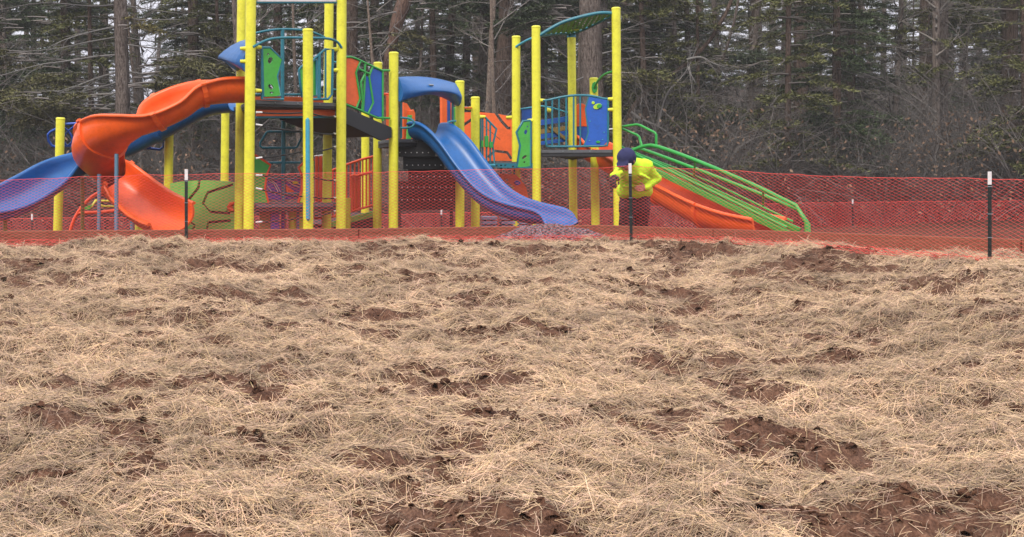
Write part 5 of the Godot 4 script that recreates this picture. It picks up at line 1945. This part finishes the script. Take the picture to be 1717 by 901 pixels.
# ---------------------------------------------------------------- straw mulch and clods on the bank
func straw_cover(x: float, d: float) -> float:
	var g := gn.get_noise_2d(x * 0.75 + 200, d * 1.1) + 0.55 * gn.get_noise_2d(x * 2.3 + 90, d * 3.2)
	var s := border_d(x) - d
	# scraped bare by the right-hand stake
	var bare := exp(-pow((x - 3.7) / 1.1, 2)) * exp(-pow((s - 1.3) / 1.1, 2)) * 0.75
	return clamp(0.66 + g * 1.7 - bare, 0.0, 1.0)

func make_straw() -> void:
	var rng := RandomNumberGenerator.new()
	rng.seed = 99
	var st := MB.new()
	# one bent stalk, a metre long before scaling; a narrow three-sided strip
	var pts := [Vector3(-0.5, 0.0, 0), Vector3(-0.2, 0.03, 0.02), Vector3(0.15, 0.035, -0.02), Vector3(0.5, 0.0, 0.03)]
	for k in 3:
		var a: Vector3 = pts[k]
		var b: Vector3 = pts[k + 1]
		var z := Vector3(0, 0, 0.5)
		var y := Vector3(0, 0.45, 0)
		# cross-section scaled separately by the instance (y and z carry the thickness)
		st.quad_to(a * Vector3(1, 0, 0) + Vector3(0, a.y * 20, a.z * 20) - z, b * Vector3(1, 0, 0) + Vector3(0, b.y * 20, b.z * 20) - z, b * Vector3(1, 0, 0) + Vector3(0, b.y * 20, b.z * 20) + y, a * Vector3(1, 0, 0) + Vector3(0, a.y * 20, a.z * 20) + y, Vector3(0, 1, -1))
		st.quad_to(a * Vector3(1, 0, 0) + Vector3(0, a.y * 20, a.z * 20) + z, b * Vector3(1, 0, 0) + Vector3(0, b.y * 20, b.z * 20) + z, b * Vector3(1, 0, 0) + Vector3(0, b.y * 20, b.z * 20) + y, a * Vector3(1, 0, 0) + Vector3(0, a.y * 20, a.z * 20) + y, Vector3(0, 1, 1))
	var tr := []
	var cs := []
	var goal := 380000
	var tries := 0
	while tr.size() < goal and tries < goal * 4:
		tries += 1
		var d := 4.6 + 11.4 * pow(rng.randf(), 0.85)
		var half := 1.06 * d * 1130.0 / F
		var x := rng.randf_range(-0.28 * d - 0.6, half)
		var bd := border_d(x)
		if d > bd - 0.02: continue
		var cov := straw_cover(x, d)
		if rng.randf() > cov * cov * (3 - 2 * cov) + 0.05: continue
		var ln := rng.randf_range(0.03, 0.135) * (1.6 if rng.randf() < 0.15 else 1.0)
		var th := rng.randf_range(0.0015, 0.0034)
		var yaw := rng.randfn(0.0, 0.85)
		var tilt := rng.randfn(0.0, 0.2)
		if rng.randf() < 0.04: tilt = rng.randf_range(-0.9, 0.9)
		var slope := (bank_y(x + 0.04 * cos(yaw), d + 0.04 * sin(yaw)) - bank_y(x - 0.04 * cos(yaw), d - 0.04 * sin(yaw))) / 0.08
		var b := Basis(Vector3.UP, yaw) * Basis(Vector3.BACK, atan(clamp(slope, -0.8, 0.8)) + tilt) * Basis(Vector3.RIGHT, rng.randf() * 0.8 - 0.4)
		b = b * Basis.from_scale(Vector3(ln, th, th))
		var y: float = bank_y(x, d) + 0.003 + rng.randf() * 0.022 * cov + abs(tilt) * ln * 0.35
		tr.append(Transform3D(b, Vector3(x, y, -d)))
		var g := rng.randf_range(0.30, 0.72)
		if rng.randf() < 0.33: g *= rng.randf_range(0.25, 0.6)
		g *= 1.0 + 0.45 * gn.get_noise_2d(x * 0.6 + 300, d * 0.8) + 0.35 * gn.get_noise_2d(x * 3.5, d * 4.5 + 70)
		cs.append(Color(g * 1.04, g * rng.randf_range(0.66, 0.77), g * rng.randf_range(0.38, 0.52)))
	var mm := MultiMesh.new()
	mm.transform_format = MultiMesh.TRANSFORM_3D
	mm.use_colors = true
	mm.mesh = st.mesh()
	mm.instance_count = tr.size()
	for k in tr.size():
		mm.set_instance_transform(k, tr[k])
		mm.set_instance_color(k, cs[k])
	var mi := MultiMeshInstance3D.new()
	mi.multimesh = mm
	mi.material_override = MT.straw
	mi.name = "straw_mulch"
	mi.set_meta("kind", "stuff")
	mi.set_meta("label", "pale dry straw scattered over the bare earth bank")
	mi.set_meta("category", "straw")
	add_child(mi)
	# clods of turned earth
	var cl := MB.new()
	cl.col = Color(0.9, 0.85, 0.8)
	var cn := 7
	var shell := []
	for j in 4:
		var rg := []
		for i in cn:
			var ph := TAU * (i + 0.5 * (j % 2)) / cn
			var lat: float = [-0.75, -0.2, 0.45, 0.95][j]
			var q := Vector3(cos(ph) * sqrt(1.0 - lat * lat * 0.8), lat * 0.7, sin(ph) * sqrt(1.0 - lat * lat * 0.8))
			rg.append(q * rng.randf_range(0.55, 1.25))
		shell.append(rg)
	for j in 3:
		for i in cn:
			var a: Vector3 = shell[j][i]
			var b: Vector3 = shell[j][(i + 1) % cn]
			var c: Vector3 = shell[j + 1][(i + 1) % cn]
			var e: Vector3 = shell[j + 1][i]
			cl.tri_to(a, b, c, a + b + c)
			cl.tri_to(a, c, e, a + c + e)
	for i in cn:
		cl.tri_to(shell[3][i], shell[3][(i + 1) % cn], Vector3(0, 0.75, 0), Vector3.UP)
	mm = MultiMesh.new()
	mm.transform_format = MultiMesh.TRANSFORM_3D
	mm.mesh = cl.mesh()
	mm.use_colors = true
	tr = []
	cs = []
	for k in 26000:
		var d := rng.randf_range(4.6, 15.6)
		var x := rng.randf_range(-0.28 * d - 0.6, 0.54 * d)
		var bd := border_d(x)
		if d > bd - 0.1: continue
		if rng.randf() < straw_cover(x, d) * 0.8: continue
		var s := 0.003 + 0.036 * pow(rng.randf(), 5.0)
		tr.append(Transform3D(Basis.from_euler(Vector3(rng.randf() * 6, rng.randf() * 6, rng.randf() * 6)).scaled(Vector3(s, s * rng.randf_range(0.5, 1.0), s * rng.randf_range(0.6, 1.3))), Vector3(x, bank_y(x, d) + s * 0.15, -d)))
		cs.append(Color(1, 0.95, 0.9) * rng.randf_range(0.65, 1.1))
	mm.instance_count = tr.size()
	for k in tr.size():
		mm.set_instance_transform(k, tr[k])
		mm.set_instance_color(k, cs[k])
	mi = MultiMeshInstance3D.new()
	mi.multimesh = mm
	mi.material_override = MT.soil
	mi.name = "earth_clods"
	mi.set_meta("kind", "stuff")
	mi.set_meta("label", "crumbled brown clods lying among the straw on the bank")
	mi.set_meta("category", "soil")
	add_child(mi)
